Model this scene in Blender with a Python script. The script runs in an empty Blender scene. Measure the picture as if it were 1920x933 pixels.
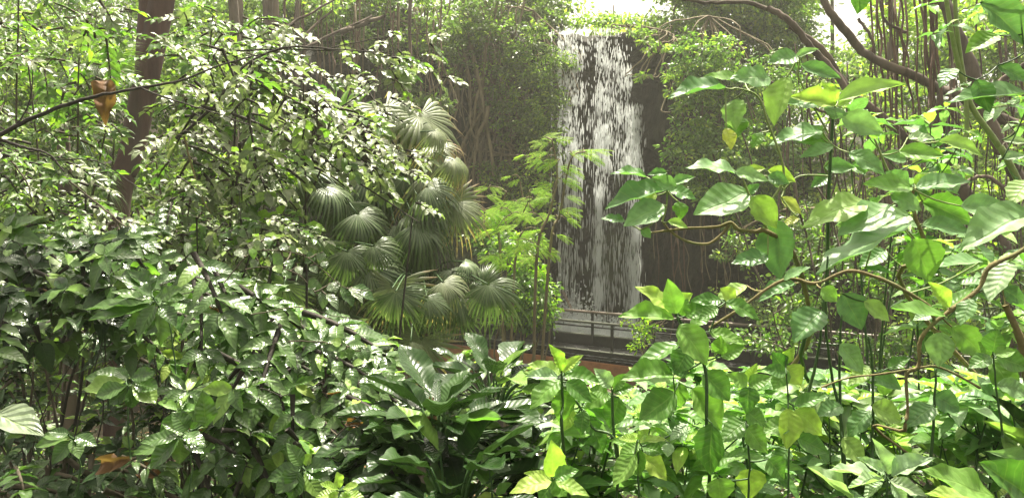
import bpy, math, random
import numpy as np
from mathutils import Vector, Matrix, noise
from math import sin, cos, pi, radians

random.seed(7); rng = np.random.default_rng(7)
S = bpy.context.scene
COL = S.collection
# ------------------------------------------------------------------ camera, world, sun, exposure
CZ, PITCH, F = 6.0, radians(3.0), 1387.0
cam = bpy.data.cameras.new('camera'); cam.lens = 26.0; cam.sensor_width = 36.0
cam.clip_start = .05; cam.clip_end = 2000
co = bpy.data.objects.new('camera', cam); COL.objects.link(co)
co.location = (0, 0, CZ); co.rotation_euler = (pi / 2 - PITCH, 0, 0)
S.camera = co
CAM = Vector((0, 0, CZ))
SUN_EL, SUN_AZ = radians(68), radians(12)
W = bpy.data.worlds.new('World'); S.world = W; W.use_nodes = True
nt = W.node_tree; nt.nodes.clear()
sky = nt.nodes.new('ShaderNodeTexSky'); sky.sky_type = 'NISHITA'; sky.sun_disc = False
sky.sun_elevation = SUN_EL; sky.sun_rotation = SUN_AZ; sky.dust_density = 6; sky.air_density = 1.0; sky.ozone_density = .3
bg = nt.nodes.new('ShaderNodeBackground'); bg.inputs[1].default_value = .13
wo = nt.nodes.new('ShaderNodeOutputWorld')
hs = nt.nodes.new('ShaderNodeHueSaturation'); hs.inputs['Saturation'].default_value = .15
wm = nt.nodes.new('ShaderNodeMix'); wm.data_type = 'RGBA'; wm.blend_type = 'MULTIPLY'; wm.inputs[0].default_value = 1; wm.inputs[7].default_value = (1.06, 1.0, .84, 1)   # whitened, warm greenhouse-bright overcast
nt.links.new(sky.outputs[0], hs.inputs['Color']); nt.links.new(hs.outputs[0], wm.inputs[6]); nt.links.new(wm.outputs[2], bg.inputs[0]); nt.links.new(bg.outputs[0], wo.inputs[0])
sl = bpy.data.lights.new('sun', 'SUN'); sl.energy = 5.0; sl.angle = radians(.6); sl.color = (1, .94, .78)
so = bpy.data.objects.new('sun', sl); COL.objects.link(so)
sd = Vector((sin(SUN_AZ) * cos(SUN_EL), cos(SUN_AZ) * cos(SUN_EL), sin(SUN_EL)))
so.rotation_euler = sd.to_track_quat('Z', 'Y').to_euler(); so.location = (0, 0, 40)
S.view_settings.view_transform = 'Standard'; S.view_settings.look = 'None'
S.view_settings.exposure = 1.42; S.view_settings.gamma = 1
S.cycles.max_bounces = 8; S.cycles.transmission_bounces = 4; S.cycles.diffuse_bounces = 3; S.cycles.volume_bounces = 1
S.cycles.transparent_max_bounces = 12
S.cycles.caustics_reflective = False; S.cycles.caustics_refractive = False

FW = Vector((0, cos(PITCH), -sin(PITCH))); UP = Vector((0, sin(PITCH), cos(PITCH)))
def at(px, py, D):
    """a point seen at photograph pixel (px, py), D metres in front of the camera"""
    return CAM + D * (Vector((1, 0, 0)) * ((px - 960) / F) + UP * ((466.5 - py) / F) + FW)
def R(a, b): return random.uniform(a, b)
def ground_z(x, y):
    t = min(max((y - 1.6) / 11.5, 0), 1)
    z = 4.4 - 4.1 * (t * t * (3 - 2 * t)) ** .8
    if y > 33: z += min((y - 33) * .55, 9)
    if x < -16: z += min((-16 - x) * .4, 6) * (1 if y > 8 else 0)
    if x > 22: z += min((x - 22) * .4, 6) * (1 if y > 8 else 0)
    return z + .15 * noise.noise((x * .4, y * .4, 0))

# ------------------------------------------------------------------ materials
def nodes(name):
    m = bpy.data.materials.new(name); m.use_nodes = True
    n = m.node_tree.nodes; n.clear(); L = m.node_tree.links
    out = n.new('ShaderNodeOutputMaterial')
    return m, n, L, out
def val(n, L, op, a, b=None, c=None, clamp=False):
    x = n.new('ShaderNodeMath'); x.operation = op; x.use_clamp = clamp
    for i, v in enumerate((a, b, c)):
        if v is None: continue
        if isinstance(v, (int, float)): x.inputs[i].default_value = v
        else: L.new(v, x.inputs[i])
    return x.outputs[0]
def mixc(n, L, f, a, b, mode='MIX'):
    x = n.new('ShaderNodeMix'); x.data_type = 'RGBA'; x.blend_type = mode
    if isinstance(f, (int, float)): x.inputs[0].default_value = f
    else: L.new(f, x.inputs[0])
    for i, v in ((6, a), (7, b)):
        if isinstance(v, tuple): x.inputs[i].default_value = (*v[:3], 1)
        else: L.new(v, x.inputs[i])
    return x.outputs[2]
def ramp(n, L, f, stops):
    x = n.new('ShaderNodeValToRGB'); e = x.color_ramp.elements
    while len(e) < len(stops): e.new(.5)
    for k, (p, c) in enumerate(stops): e[k].position = p; e[k].color = (*c, 1)
    L.new(f, x.inputs[0]); return x.outputs[0]

def leaf_material(name, cols, young=None, rough=.38, trans=.35, nveins=8, vein=.5, bump=.35, back=.25, tip=None, blemish=.5, spec=.5, vslope=1.3):
    """veined leaf: colour differs from leaf to leaf, paler back, light passes through"""
    m, n, L, out = nodes(name)
    oi = n.new('ShaderNodeObjectInfo'); ge = n.new('ShaderNodeNewGeometry'); uv = n.new('ShaderNodeUVMap')
    rnd = val(n, L, 'FRACT', val(n, L, 'ADD', oi.outputs['Random'], ge.outputs['Random Per Island']))
    st = [(i / max(len(cols) - 1, 1), c) for i, c in enumerate(cols)]
    if young: st = [(p * .86, c) for p, c in st] + [(.93, young)]
    base = ramp(n, L, rnd, st)
    sp = n.new('ShaderNodeSeparateXYZ'); L.new(uv.outputs[0], sp.inputs[0])
    a = val(n, L, 'ABSOLUTE', val(n, L, 'SUBTRACT', sp.outputs[0], .5)); v = sp.outputs[1]
    tc = n.new('ShaderNodeTexCoord')
    nz = n.new('ShaderNodeTexNoise'); nz.inputs['Scale'].default_value = 3.2; nz.inputs['Detail'].default_value = 5
    addv = n.new('ShaderNodeVectorMath'); addv.operation = 'ADD'
    L.new(uv.outputs[0], addv.inputs[0])
    cb = n.new('ShaderNodeCombineXYZ'); L.new(val(n, L, 'MULTIPLY', rnd, 37.0), cb.inputs[0]); L.new(val(n, L, 'MULTIPLY', rnd, 91.0), cb.inputs[1]); L.new(cb.outputs[0], addv.inputs[1])
    L.new(addv.outputs[0], nz.inputs['Vector'])
    if nveins:
        t = val(n, L, 'SUBTRACT', val(n, L, 'MULTIPLY', v, float(nveins)), val(n, L, 'MULTIPLY', val(n, L, 'POWER', a, .8), vslope * nveins * .28))
        t = val(n, L, 'ADD', t, val(n, L, 'MULTIPLY', nz.outputs[0], .35))
        fr = val(n, L, 'PINGPONG', t, .5)                       # 0 at the vein, .5 between
        lat = val(n, L, 'SUBTRACT', 1, val(n, L, 'DIVIDE', fr, .09), clamp=True)
        puff = val(n, L, 'MULTIPLY', fr, 1.6)
    mid = val(n, L, 'SUBTRACT', 1, val(n, L, 'DIVIDE', a, .035), clamp=True)
    if nveins:
        veins = val(n, L, 'MAXIMUM', val(n, L, 'MULTIPLY', lat, .7), mid)
        height = val(n, L, 'SUBTRACT', puff, val(n, L, 'MULTIPLY', mid, .8))
    else:
        veins = mid; height = val(n, L, 'MULTIPLY', mid, -1.0)
    height = val(n, L, 'ADD', height, val(n, L, 'MULTIPLY', nz.outputs[0], .7))
    bp = n.new('ShaderNodeBump'); bp.inputs['Strength'].default_value = bump; bp.inputs['Distance'].default_value = .005
    L.new(height, bp.inputs['Height'])
    light = mixc(n, L, .55, base, (.30, .42, .12))
    c1 = mixc(n, L, val(n, L, 'MULTIPLY', veins, vein), base, light)
    mott = val(n, L, 'MULTIPLY', val(n, L, 'SUBTRACT', nz.outputs[0], .5), 1.3)
    hv = n.new('ShaderNodeHueSaturation'); L.new(c1, hv.inputs['Color']); L.new(val(n, L, 'ADD', 1.0, mott), hv.inputs['Value'])
    c2 = hv.outputs[0]
    if blemish:
        sp2 = n.new('ShaderNodeTexNoise'); sp2.inputs['Scale'].default_value = 9; L.new(addv.outputs[0], sp2.inputs['Vector'])
        bl = val(n, L, 'MULTIPLY', val(n, L, 'SUBTRACT', sp2.outputs[0], .68), 14.0, clamp=True)
        c2 = mixc(n, L, val(n, L, 'MULTIPLY', bl, blemish), c2, (.16, .12, .045))
    if tip:
        tt = val(n, L, 'ADD', val(n, L, 'SUBTRACT', v, tip[0]), val(n, L, 'MULTIPLY', val(n, L, 'SUBTRACT', nz.outputs[0], .5), .8))
        tt = val(n, L, 'MULTIPLY', tt, 5.0, clamp=True)
        c2 = mixc(n, L, tt, c2, tip[1])
    c2b = mixc(n, L, val(n, L, 'MULTIPLY', ge.outputs['Backfacing'], back), c2, (.22, .30, .13))
    pr = n.new('ShaderNodeBsdfPrincipled'); L.new(c2b, pr.inputs['Base Color']); L.new(bp.outputs[0], pr.inputs['Normal'])
    rr = val(n, L, 'ADD', rough - .06, val(n, L, 'MULTIPLY', rnd, .14)); L.new(rr, pr.inputs['Roughness'])
    pr.inputs['Specular IOR Level'].default_value = spec
    tr = n.new('ShaderNodeBsdfTranslucent')
    tcol = mixc(n, L, 1.0, c2, (1.5, 1.85, .8), 'MULTIPLY'); L.new(tcol, tr.inputs['Color'])
    mx = n.new('ShaderNodeMixShader'); mx.inputs[0].default_value = trans
    L.new(pr.outputs[0], mx.inputs[1]); L.new(tr.outputs[0], mx.inputs[2]); L.new(mx.outputs[0], out.inputs[0])
    return m

def rough_material(name, c1, c2, scale=6, rough=.85, bump=.5, dist=.03, stretch=(1, 1, 1), c3=None, spec=.3):
    m, n, L, out = nodes(name)
    tc = n.new('ShaderNodeTexCoord'); mp = n.new('ShaderNodeMapping'); mp.inputs['Scale'].default_value = stretch
    L.new(tc.outputs['Object'], mp.inputs[0])
    nz = n.new('ShaderNodeTexNoise'); nz.inputs['Scale'].default_value = scale; nz.inputs['Detail'].default_value = 9; nz.inputs['Roughness'].default_value = .65
    L.new(mp.outputs[0], nz.inputs[0])
    st = [(.32, c1), (.68, c2)]
    c = ramp(n, L, nz.outputs[0], st)
    if c3:
        n2 = n.new('ShaderNodeTexNoise'); n2.inputs['Scale'].default_value = scale * .31; n2.inputs['Detail'].default_value = 4
        L.new(mp.outputs[0], n2.inputs[0])
        c = mixc(n, L, val(n, L, 'MULTIPLY', val(n, L, 'SUBTRACT', n2.outputs[0], .5), 8.0, clamp=True), c, c3)
    pr = n.new('ShaderNodeBsdfPrincipled'); L.new(c, pr.inputs['Base Color']); pr.inputs['Roughness'].default_value = rough
    pr.inputs['Specular IOR Level'].default_value = spec
    bp = n.new('ShaderNodeBump'); bp.inputs['Strength'].default_value = bump; bp.inputs['Distance'].default_value = dist
    L.new(nz.outputs[0], bp.inputs['Height']); L.new(bp.outputs[0], pr.inputs['Normal']); L.new(pr.outputs[0], out.inputs[0])
    return m

M = {}
M['big'] = leaf_material('big_leaf', [(.085, .18, .06), (.13, .25, .09), (.20, .32, .14)], (.26, .39, .10), rough=.45, trans=.32, nveins=7, vein=.45, bump=.3, spec=.35)
M['bright'] = leaf_material('bright_leaf', [(.06, .15, .03), (.11, .23, .04), (.17, .31, .06)], (.31, .42, .08), rough=.42, trans=.38, nveins=7, vein=.5, bump=.28, spec=.35)
M['young'] = leaf_material('young_leaf', [(.24, .38, .06), (.32, .44, .09)], rough=.4, trans=.45, nveins=8, vein=.5, bump=.5, blemish=.2)
M['yellow'] = leaf_material('yellow_leaf', [(.42, .42, .07), (.38, .38, .12)], rough=.45, trans=.45, nveins=7, bump=.4)
M['pale'] = leaf_material('pale_leaf', [(.24, .36, .20), (.30, .40, .22)], rough=.5, trans=.3, nveins=8, vein=.35, bump=.4, blemish=.2)
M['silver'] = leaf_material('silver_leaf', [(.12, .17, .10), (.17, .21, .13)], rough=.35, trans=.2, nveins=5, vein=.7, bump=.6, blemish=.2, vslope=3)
M['dark'] = leaf_material('dark_shaded_leaf', [(.014, .034, .01), (.024, .052, .015), (.036, .075, .02)], (.14, .24, .05), rough=.25, trans=.1, nveins=11, vein=.12, bump=.28, spec=.25)  # dark green leaf, base lowered further to stand in for shade
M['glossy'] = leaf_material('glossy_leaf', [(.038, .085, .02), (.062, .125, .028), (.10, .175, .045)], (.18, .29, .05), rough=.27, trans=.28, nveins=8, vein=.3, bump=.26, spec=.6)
M['grey'] = leaf_material('grey_sheen_leaf', [(.17, .20, .12), (.23, .25, .16), (.14, .19, .08), (.28, .29, .2)], (.24, .36, .07), rough=.38, trans=.28, nveins=6, vein=.3, bump=.3, spec=.55)  # grey green leaf, base paled to stand in for white sky sheen
M['small'] = leaf_material('small_leaf', [(.055, .12, .025), (.095, .17, .035), (.14, .23, .045)], (.26, .38, .05), rough=.38, trans=.4, nveins=0, bump=.2, blemish=0)
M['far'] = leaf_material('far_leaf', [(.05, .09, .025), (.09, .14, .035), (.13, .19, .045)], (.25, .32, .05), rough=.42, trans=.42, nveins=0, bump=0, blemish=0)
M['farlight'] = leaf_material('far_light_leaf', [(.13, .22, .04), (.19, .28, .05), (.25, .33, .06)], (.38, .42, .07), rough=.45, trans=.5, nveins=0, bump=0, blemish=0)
M['lime'] = leaf_material('lime_leaf', [(.20, .36, .02), (.26, .42, .03), (.33, .47, .035)], (.45, .5, .08), rough=.45, trans=.6, nveins=0, bump=0, blemish=0, spec=.05)
M['fan'] = leaf_material('fan_leaf', [(.045, .08, .028), (.07, .105, .045), (.12, .155, .08)], rough=.36, trans=.2, nveins=0, bump=.2, blemish=0, back=.1, spec=.5, tip=(.93, (.26, .20, .12)))
M['fandry'] = leaf_material('dry_fan_leaf', [(.13, .16, .08), (.18, .2, .11)], rough=.45, trans=.3, nveins=0, bump=.2, blemish=0, spec=.6, tip=(.62, (.34, .24, .14)))
M['fanlime'] = leaf_material('backlit_fan_leaf', [(.16, .28, .04), (.2, .34, .05)], rough=.42, trans=.5, nveins=0, bump=.2, blemish=0, tip=(1.1, (.3, .25, .1)))  # backlit glow put into a lime colour for some fronds
M['dead'] = leaf_material('dead_leaf', [(.19, .09, .04), (.15, .08, .04), (.24, .13, .06)], rough=.7, trans=.25, nveins=6, vein=-.3, bump=.8, blemish=.6, back=0)
M['deadgrey'] = leaf_material('dried_leaf', [(.05, .035, .035), (.08, .05, .05)], rough=.7, trans=.05, nveins=4, bump=.8, blemish=.3, back=0)
M['bark'] = rough_material('bark', (.05, .038, .03), (.14, .11, .085), 5, stretch=(1, 1, .25), bump=.8, c3=(.16, .12, .09))
M['redbark'] = rough_material('reddish_bark', (.05, .028, .024), (.12, .07, .058), 4, stretch=(1, 1, .15), bump=.9, c3=(.08, .06, .05))
M['twig'] = rough_material('twig', (.06, .05, .035), (.12, .10, .07), 20)
M['darktwig'] = rough_material('dark_twig', (.035, .03, .028), (.07, .06, .05), 20)
M['tan'] = rough_material('yellow_brown_bark', (.13, .105, .045), (.25, .21, .095), 30, bump=1.0, dist=.01, c3=(.17, .17, .07))
M['greenstem'] = rough_material('green_stem', (.03, .07, .025), (.06, .12, .03), 20, rough=.5, bump=.2)
M['palestem'] = rough_material('pale_green_stem', (.16, .22, .06), (.24, .3, .1), 20, rough=.5, bump=.2)
M['root'] = rough_material('aerial_root', (.07, .042, .03), (.16, .10, .07), 8, stretch=(1, 1, .2))
M['vine'] = rough_material('vine', (.10, .08, .045), (.22, .18, .11), 8, stretch=(1, 1, .3))
M['soil'] = rough_material('soil', (.012, .010, .007), (.034, .027, .018), 3, bump=1, dist=.1, c3=(.018, .022, .01), spec=.05, rough=1)
M['rust'] = rough_material('rusty_wall', (.2, .075, .03), (.42, .18, .075), 2.2, bump=.6, dist=.02, c3=(.08, .05, .035), rough=.75)
M['steel'] = rough_material('dark_steel', (.006, .006, .006), (.02, .02, .018), 8, rough=.5, bump=.3)
M['railbrown'] = rough_material('weathered_rail', (.13, .10, .08), (.22, .18, .14), 9, rough=.45, bump=.2)
M['railgreen'] = rough_material('mossy_rail', (.05, .055, .04), (.11, .12, .09), 9, rough=.4, bump=.2)
M['bolt'] = rough_material('bolt', (.25, .25, .24), (.4, .4, .38), 9, rough=.4, bump=.1)

def rock_material():
    m, n, L, out = nodes('wet_rock')
    tc = n.new('ShaderNodeTexCoord')
    mp = n.new('ShaderNodeMapping'); mp.inputs['Scale'].default_value = (1, 1, .55); L.new(tc.outputs['Object'], mp.inputs[0])
    a = n.new('ShaderNodeTexNoise'); a.inputs['Scale'].default_value = 1.3; a.inputs['Detail'].default_value = 12; a.inputs['Roughness'].default_value = .68; L.new(mp.outputs[0], a.inputs[0])
    b = n.new('ShaderNodeTexNoise'); b.inputs['Scale'].default_value = .35; b.inputs['Detail'].default_value = 5; L.new(mp.outputs[0], b.inputs[0])
    c = ramp(n, L, a.outputs[0], [(.3, (.008, .008, .005)), (.5, (.022, .020, .013)), (.72, (.07, .06, .04))])
    c = mixc(n, L, val(n, L, 'MULTIPLY', val(n, L, 'SUBTRACT', b.outputs[0], .52), 7.0, clamp=True), c, (.06, .075, .03))
    pr = n.new('ShaderNodeBsdfPrincipled'); L.new(c, pr.inputs['Base Color']); pr.inputs['Roughness'].default_value = .75; pr.inputs['Specular IOR Level'].default_value = .2
    vo = n.new('ShaderNodeTexVoronoi'); vo.feature = 'DISTANCE_TO_EDGE'; vo.inputs['Scale'].default_value = 1.1
    ds = n.new('ShaderNodeVectorMath'); ds.operation = 'MULTIPLY_ADD'; L.new(a.outputs[1], ds.inputs[0]); ds.inputs[1].default_value = (1, 1, 1); L.new(mp.outputs[0], ds.inputs[2]); L.new(ds.outputs[0], vo.inputs[0])
    h = val(n, L, 'ADD', a.outputs[0], val(n, L, 'MULTIPLY', val(n, L, 'MINIMUM', vo.outputs[0], .12), 3.0))
    bp = n.new('ShaderNodeBump'); bp.inputs['Strength'].default_value = 1; bp.inputs['Distance'].default_value = .25
    L.new(h, bp.inputs['Height']); L.new(bp.outputs[0], pr.inputs['Normal']); L.new(pr.outputs[0], out.inputs[0]); return m
M['rock'] = rock_material()
def water_bits(name, alpha, col=(.85, .88, .88), streak=False):
    m, n, L, out = nodes(name)
    pr = n.new('ShaderNodeBsdfPrincipled'); pr.inputs['Base Color'].default_value = (*col, 1); pr.inputs['Roughness'].default_value = .25
    tr = n.new('ShaderNodeBsdfTransparent'); tl = n.new('ShaderNodeBsdfTranslucent'); tl.inputs[0].default_value = (.9, .93, .93, 1)
    m1 = n.new('ShaderNodeMixShader'); m1.inputs[0].default_value = .55; L.new(pr.outputs[0], m1.inputs[1]); L.new(tl.outputs[0], m1.inputs[2])
    m2 = n.new('ShaderNodeMixShader'); L.new(tr.outputs[0], m2.inputs[1]); L.new(m1.outputs[0], m2.inputs[2])
    if streak:
        tc = n.new('ShaderNodeTexCoord'); mp = n.new('ShaderNodeMapping'); mp.inputs['Scale'].default_value = (15, 15, .5); L.new(tc.outputs['Object'], mp.inputs[0])
        a = n.new('ShaderNodeTexNoise'); a.inputs['Scale'].default_value = 1.5; a.inputs['Detail'].default_value = 7; L.new(mp.outputs[0], a.inputs[0])
        mp2 = n.new('ShaderNodeMapping'); mp2.inputs['Scale'].default_value = (1.4, 1.4, .09); L.new(tc.outputs['Object'], mp2.inputs[0])
        b = n.new('ShaderNodeTexNoise'); b.inputs['Scale'].default_value = 1.2; b.inputs['Detail'].default_value = 2; L.new(mp2.outputs[0], b.inputs[0])
        f = val(n, L, 'MULTIPLY', val(n, L, 'SUBTRACT', val(n, L, 'ADD', val(n, L, 'MULTIPLY', a.outputs[0], .8), val(n, L, 'MULTIPLY', b.outputs[0], .9)), .90), 2.6, clamp=True)
        L.new(val(n, L, 'MULTIPLY', f, alpha), m2.inputs[0])
    else: m2.inputs[0].default_value = alpha
    L.new(m2.outputs[0], out.inputs[0]); return m
M['veil'] = water_bits('falling_water', .38, streak=True)
M['drop'] = water_bits('water_drops', .72, (.95, .96, .96))
M['foam'] = water_bits('foam', .85, (.95, .96, .96))
def pond_material():
    m, n, L, out = nodes('pond_water')
    pr = n.new('ShaderNodeBsdfPrincipled'); pr.inputs['Roughness'].default_value = .25
    tc = n.new('ShaderNodeTexCoord'); a = n.new('ShaderNodeTexNoise'); a.inputs['Scale'].default_value = 5; a.inputs['Detail'].default_value = 5; L.new(tc.outputs['Object'], a.inputs[0])
    sx = n.new('ShaderNodeSeparateXYZ'); L.new(tc.outputs['Object'], sx.inputs[0])
    fo = val(n, L, 'SUBTRACT', 1.5, val(n, L, 'MULTIPLY', val(n, L, 'ABSOLUTE', val(n, L, 'SUBTRACT', sx.outputs[0], 2.9)), .45))
    fo = val(n, L, 'MULTIPLY', fo, val(n, L, 'MULTIPLY', val(n, L, 'SUBTRACT', a.outputs[0], .36), 5.0, clamp=True), clamp=True)      # churned white foam round the fall
    L.new(mixc(n, L, fo, (.05, .055, .04), (.85, .88, .87)), pr.inputs['Base Color'])
    bp = n.new('ShaderNodeBump'); bp.inputs['Strength'].default_value = .7; bp.inputs['Distance'].default_value = .1
    L.new(a.outputs[0], bp.inputs['Height']); L.new(bp.outputs[0], pr.inputs['Normal']); L.new(pr.outputs[0], out.inputs[0]); return m
M['pond'] = pond_material()

# ------------------------------------------------------------------ mesh helpers
def quad_mesh(name, V, Q, UV=None, mats=(), midx=None, smooth=True):
    V = np.asarray(V, dtype=np.float32).reshape(-1, 3); Q = np.asarray(Q, dtype=np.int32).reshape(-1, 4)
    me = bpy.data.meshes.new(name)
    me.vertices.add(len(V)); me.vertices.foreach_set('co', V.ravel())
    me.loops.add(len(Q) * 4); me.loops.foreach_set('vertex_index', Q.ravel())
    me.polygons.add(len(Q)); me.polygons.foreach_set('loop_start', np.arange(0, len(Q) * 4, 4, dtype=np.int32))
    try: me.polygons.foreach_set('loop_total', np.full(len(Q), 4, dtype=np.int32))
    except Exception: pass
    me.polygons.foreach_set('use_smooth', np.full(len(Q), smooth, dtype=bool))
    for mt in mats: me.materials.append(mt)
    if midx is not None: me.polygons.foreach_set('material_index', np.asarray(midx, dtype=np.int32))
    if UV is not None:
        l = me.uv_layers.new(name='UVMap'); l.data.foreach_set('uv', np.asarray(UV, dtype=np.float32)[Q.ravel()].ravel())
    me.update(calc_edges=True); return me
def link(name, me, parent=None, mw=None):
    o = bpy.data.objects.new(name, me); COL.objects.link(o)
    if parent is not None: o.parent = parent
    if mw is not None: o.matrix_local = mw
    return o
def tag(o, label=None, cat=None, group=None, kind=None):
    if label: o['label'] = label
    if cat: o['category'] = cat
    if group: o['group'] = group
    if kind: o['kind'] = kind
    return o
def empty(name, loc, label, cat, group=None):
    o = bpy.data.objects.new(name, None); o.empty_display_size = .1; COL.objects.link(o); o.location = loc
    return tag(o, label, cat, group)

def prof_ell(v): return max(math.sin(pi * min(v, 1) ** .92), 0) ** .8 * (1 - .25 * v ** 4)
def prof_ovate(v): return max(math.sin(pi * v ** .72), 0) ** .85 * (1 - .3 * v ** 3)
def prof_obov(v): return max(math.sin(pi * v ** 1.35), 0) ** .75
def prof_lance(v): return max(math.sin(pi * v ** .85), 0) ** 1.1
TPL = {}
def leaf_tpl(key, nv, nu, prof, arch, fold, wave=0, curl=0, seed=0, side=0):
    r = random.Random(seed); V = []; UV = []; Q = []
    ph = r.uniform(0, 6)
    for i in range(nv + 1):
        v = i / nv; w = .5 * prof(v)
        if i in (0, nv): w = .012
        for j in range(nu + 1):
            u = -1 + 2 * j / nu
            x = u * w * (1 + (.05 * math.sin(v * 31 + ph + u) + .03 * math.sin(v * 57)) * (nv > 12))
            z = arch * 4 * v * (1 - v) + fold * abs(u) * w * 2 - curl * (abs(u) * w) ** 2 * 4 * .3
            z += wave * abs(u) ** 1.5 * w * math.sin(v * 15 + ph + (1.7 if u > 0 else 0)) + .012 * math.sin(v * 13 + u * 3 + ph) * (nv > 12)
            y = v - abs(u) * w * .12
            x += side * 4 * v * (1 - v)
            V.append((x, y, z)); UV.append((.5 + u / 2, v))
    for i in range(nv):
        for j in range(nu):
            a = i * (nu + 1) + j; Q.append((a, a + 1, a + nu + 2, a + nu + 1))
    TPL[key] = (np.array(V, dtype=np.float32), np.array(Q, dtype=np.int32), np.array(UV, dtype=np.float32))
# big (12x6), mid (6x4), small (3x2), far (1 folded quad)
KIND = {}
for nm, pf, fo in (('ell', prof_ell, .13), ('ovate', prof_ovate, .11), ('obov', prof_obov, .15), ('lance', prof_lance, .2)):
    for sz, nv, nu in (('big', 14, 4), ('mid', 10, 2), ('small', 4, 2)):
        KIND[nm, sz] = []
        for k in range(6 if sz == 'big' else 5):
            key = (nm, sz, k)
            leaf_tpl(key, nv, nu, pf, (R(-.02, .07) if sz == 'big' else R(.02, .13)), fo * R(.4, 1.3), wave=(R(.02, .10) if sz == 'big' else R(.03, .12)), seed=k * 7 + 1, side=R(-.04, .04))
            KIND[nm, sz].append(key)
TPL['far'] = (np.array([(0, 0, 0), (.5, .45, .1), (0, 1, 0), (-.5, .45, .1)], dtype=np.float32), np.array([(0, 1, 2, 3)], dtype=np.int32), np.array([(.5, 0), (1, .5), (.5, 1), (0, .5)], dtype=np.float32))
KIND['far', 'far'] = ['far']
leaf_tpl('crumple0', 14, 4, prof_ell, .12, .5, wave=.45, seed=3); leaf_tpl('crumple1', 14, 4, prof_ovate, -.1, .35, wave=.5, seed=5)
KIND['crumple', 'big'] = ['crumple0', 'crumple1']
# pinnate leaf: a rachis with narrow leaflets, as one feather
def pinnate(key, npair, ll, lw, droop=.18, ang=62):
    V = []; Q = []; UV = []
    def z(v): return droop * 4 * v * (1 - v) * .6
    for i in range(8):
        for s in (-1, 1): V.append((s * .008, i / 7, z(i / 7))); UV.append((.5, i / 7))
    for i in range(7): Q.append((2 * i, 2 * i + 1, 2 * i + 3, 2 * i + 2))
    for k in range(npair):
        v = .12 + .88 * k / (npair - 1); l = ll * math.sin(pi * (.18 + .72 * (k / (npair - 1)))) ** .6
        for s in (-1, 1):
            a = radians(ang - 20 * v); dx, dy = s * math.sin(a), math.cos(a)
            px, py = -dy, dx * 1
            b = len(V); z0 = z(min(v, 1))
            for t, w in ((0, 0), (.5, lw), (1, 0), (.5, -lw)):
                V.append((dx * l * t + px * w, v + dy * l * t + py * w, z0 - .25 * l * t)); UV.append((.5 + w * 3, t))
            Q.append((b, b + 1, b + 2, b + 3))
    TPL[key] = (np.array(V, dtype=np.float32), np.array(Q, dtype=np.int32), np.array(UV, dtype=np.float32))
pinnate('pin0', 16, .2, .02, .12, 70); pinnate('pin1', 14, .22, .024, .16, 72); KIND['pinnate', 'mid'] = ['pin0', 'pin1']
# fan frond: pleated segments joined near the hub, free drooping tips
def fan(key, N=24, spread=250, droop=.35, cone=.12, seed=0, split=.55, ragged=.1, fold=.0):
    r = random.Random(seed); V = []; Q = []; UV = []; nr = 7
    for k in range(N):
        a0 = radians(-spread / 2 + spread * (k + .5) / N); da = radians(spread / N) / 2 * .98
        ln = (1 - .25 * abs(a0 / radians(spread / 2)) ** 2) * (1 - r.uniform(0, ragged)); dj = r.uniform(.75, 1.35); tw = r.uniform(-.03, .03)
        b = len(V)
        for i in range(nr + 1):
            t = i / nr; rad = .03 + t * ln
            h = da if t < split else da * max(0.04, 1 - ((t - split) / (1 - split)) ** 1.3)
            hw = rad * math.tan(h) if t < split else (.03 + split * ln) * math.tan(da) * 1.25 * max(.05, 1 - ((t - split) / (1 - split)) ** .9) * .8
            for q, (s, zz) in enumerate(((-1, 0), (0, .6), (1, 0))):
                x = rad * math.sin(a0) + s * hw * math.cos(a0); y = rad * math.cos(a0) - s * hw * math.sin(a0)
                z = cone * rad - droop * dj * rad ** 2.6 + zz * hw
                z -= fold * (abs(x) ** 1.5)
                if t > split:
                    sh = droop * dj * (t - split) ** 1.5 * .9
                    z -= sh; x *= 1 - sh * .35; y *= 1 - sh * .35; x += tw * (t - split) * 3
                V.append((x, y, z)); UV.append((.5 + .1 * (s), t))
        for i in range(nr):
            c = b + i * 3; Q += [(c, c + 1, c + 4, c + 3), (c + 1, c + 2, c + 5, c + 4)]
    TPL[key] = (np.array(V, dtype=np.float32), np.array(Q, dtype=np.int32), np.array(UV, dtype=np.float32))
fan('fan0', seed=1, split=.48, droop=.35, ragged=.2); fan('fan1', spread=190, droop=.75, seed=2, split=.45, ragged=.25, fold=.15); fan('fan2', spread=140, droop=.5, seed=3, fold=.4, split=.5, ragged=.2); fan('fan3', spread=200, droop=1.1, seed=4, split=.42, ragged=.3, fold=.3)
fan('fan4', spread=120, droop=.9, seed=5, fold=.8, N=16, split=.42, ragged=.3)
MESH = {}
def tpl_mesh(key, mk):
    if (key, mk) not in MESH:
        V, Q, UV = TPL[key]; MESH[key, mk] = quad_mesh('leaf_blade', V, Q, UV, [M[mk]])
    return MESH[key, mk]

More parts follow.
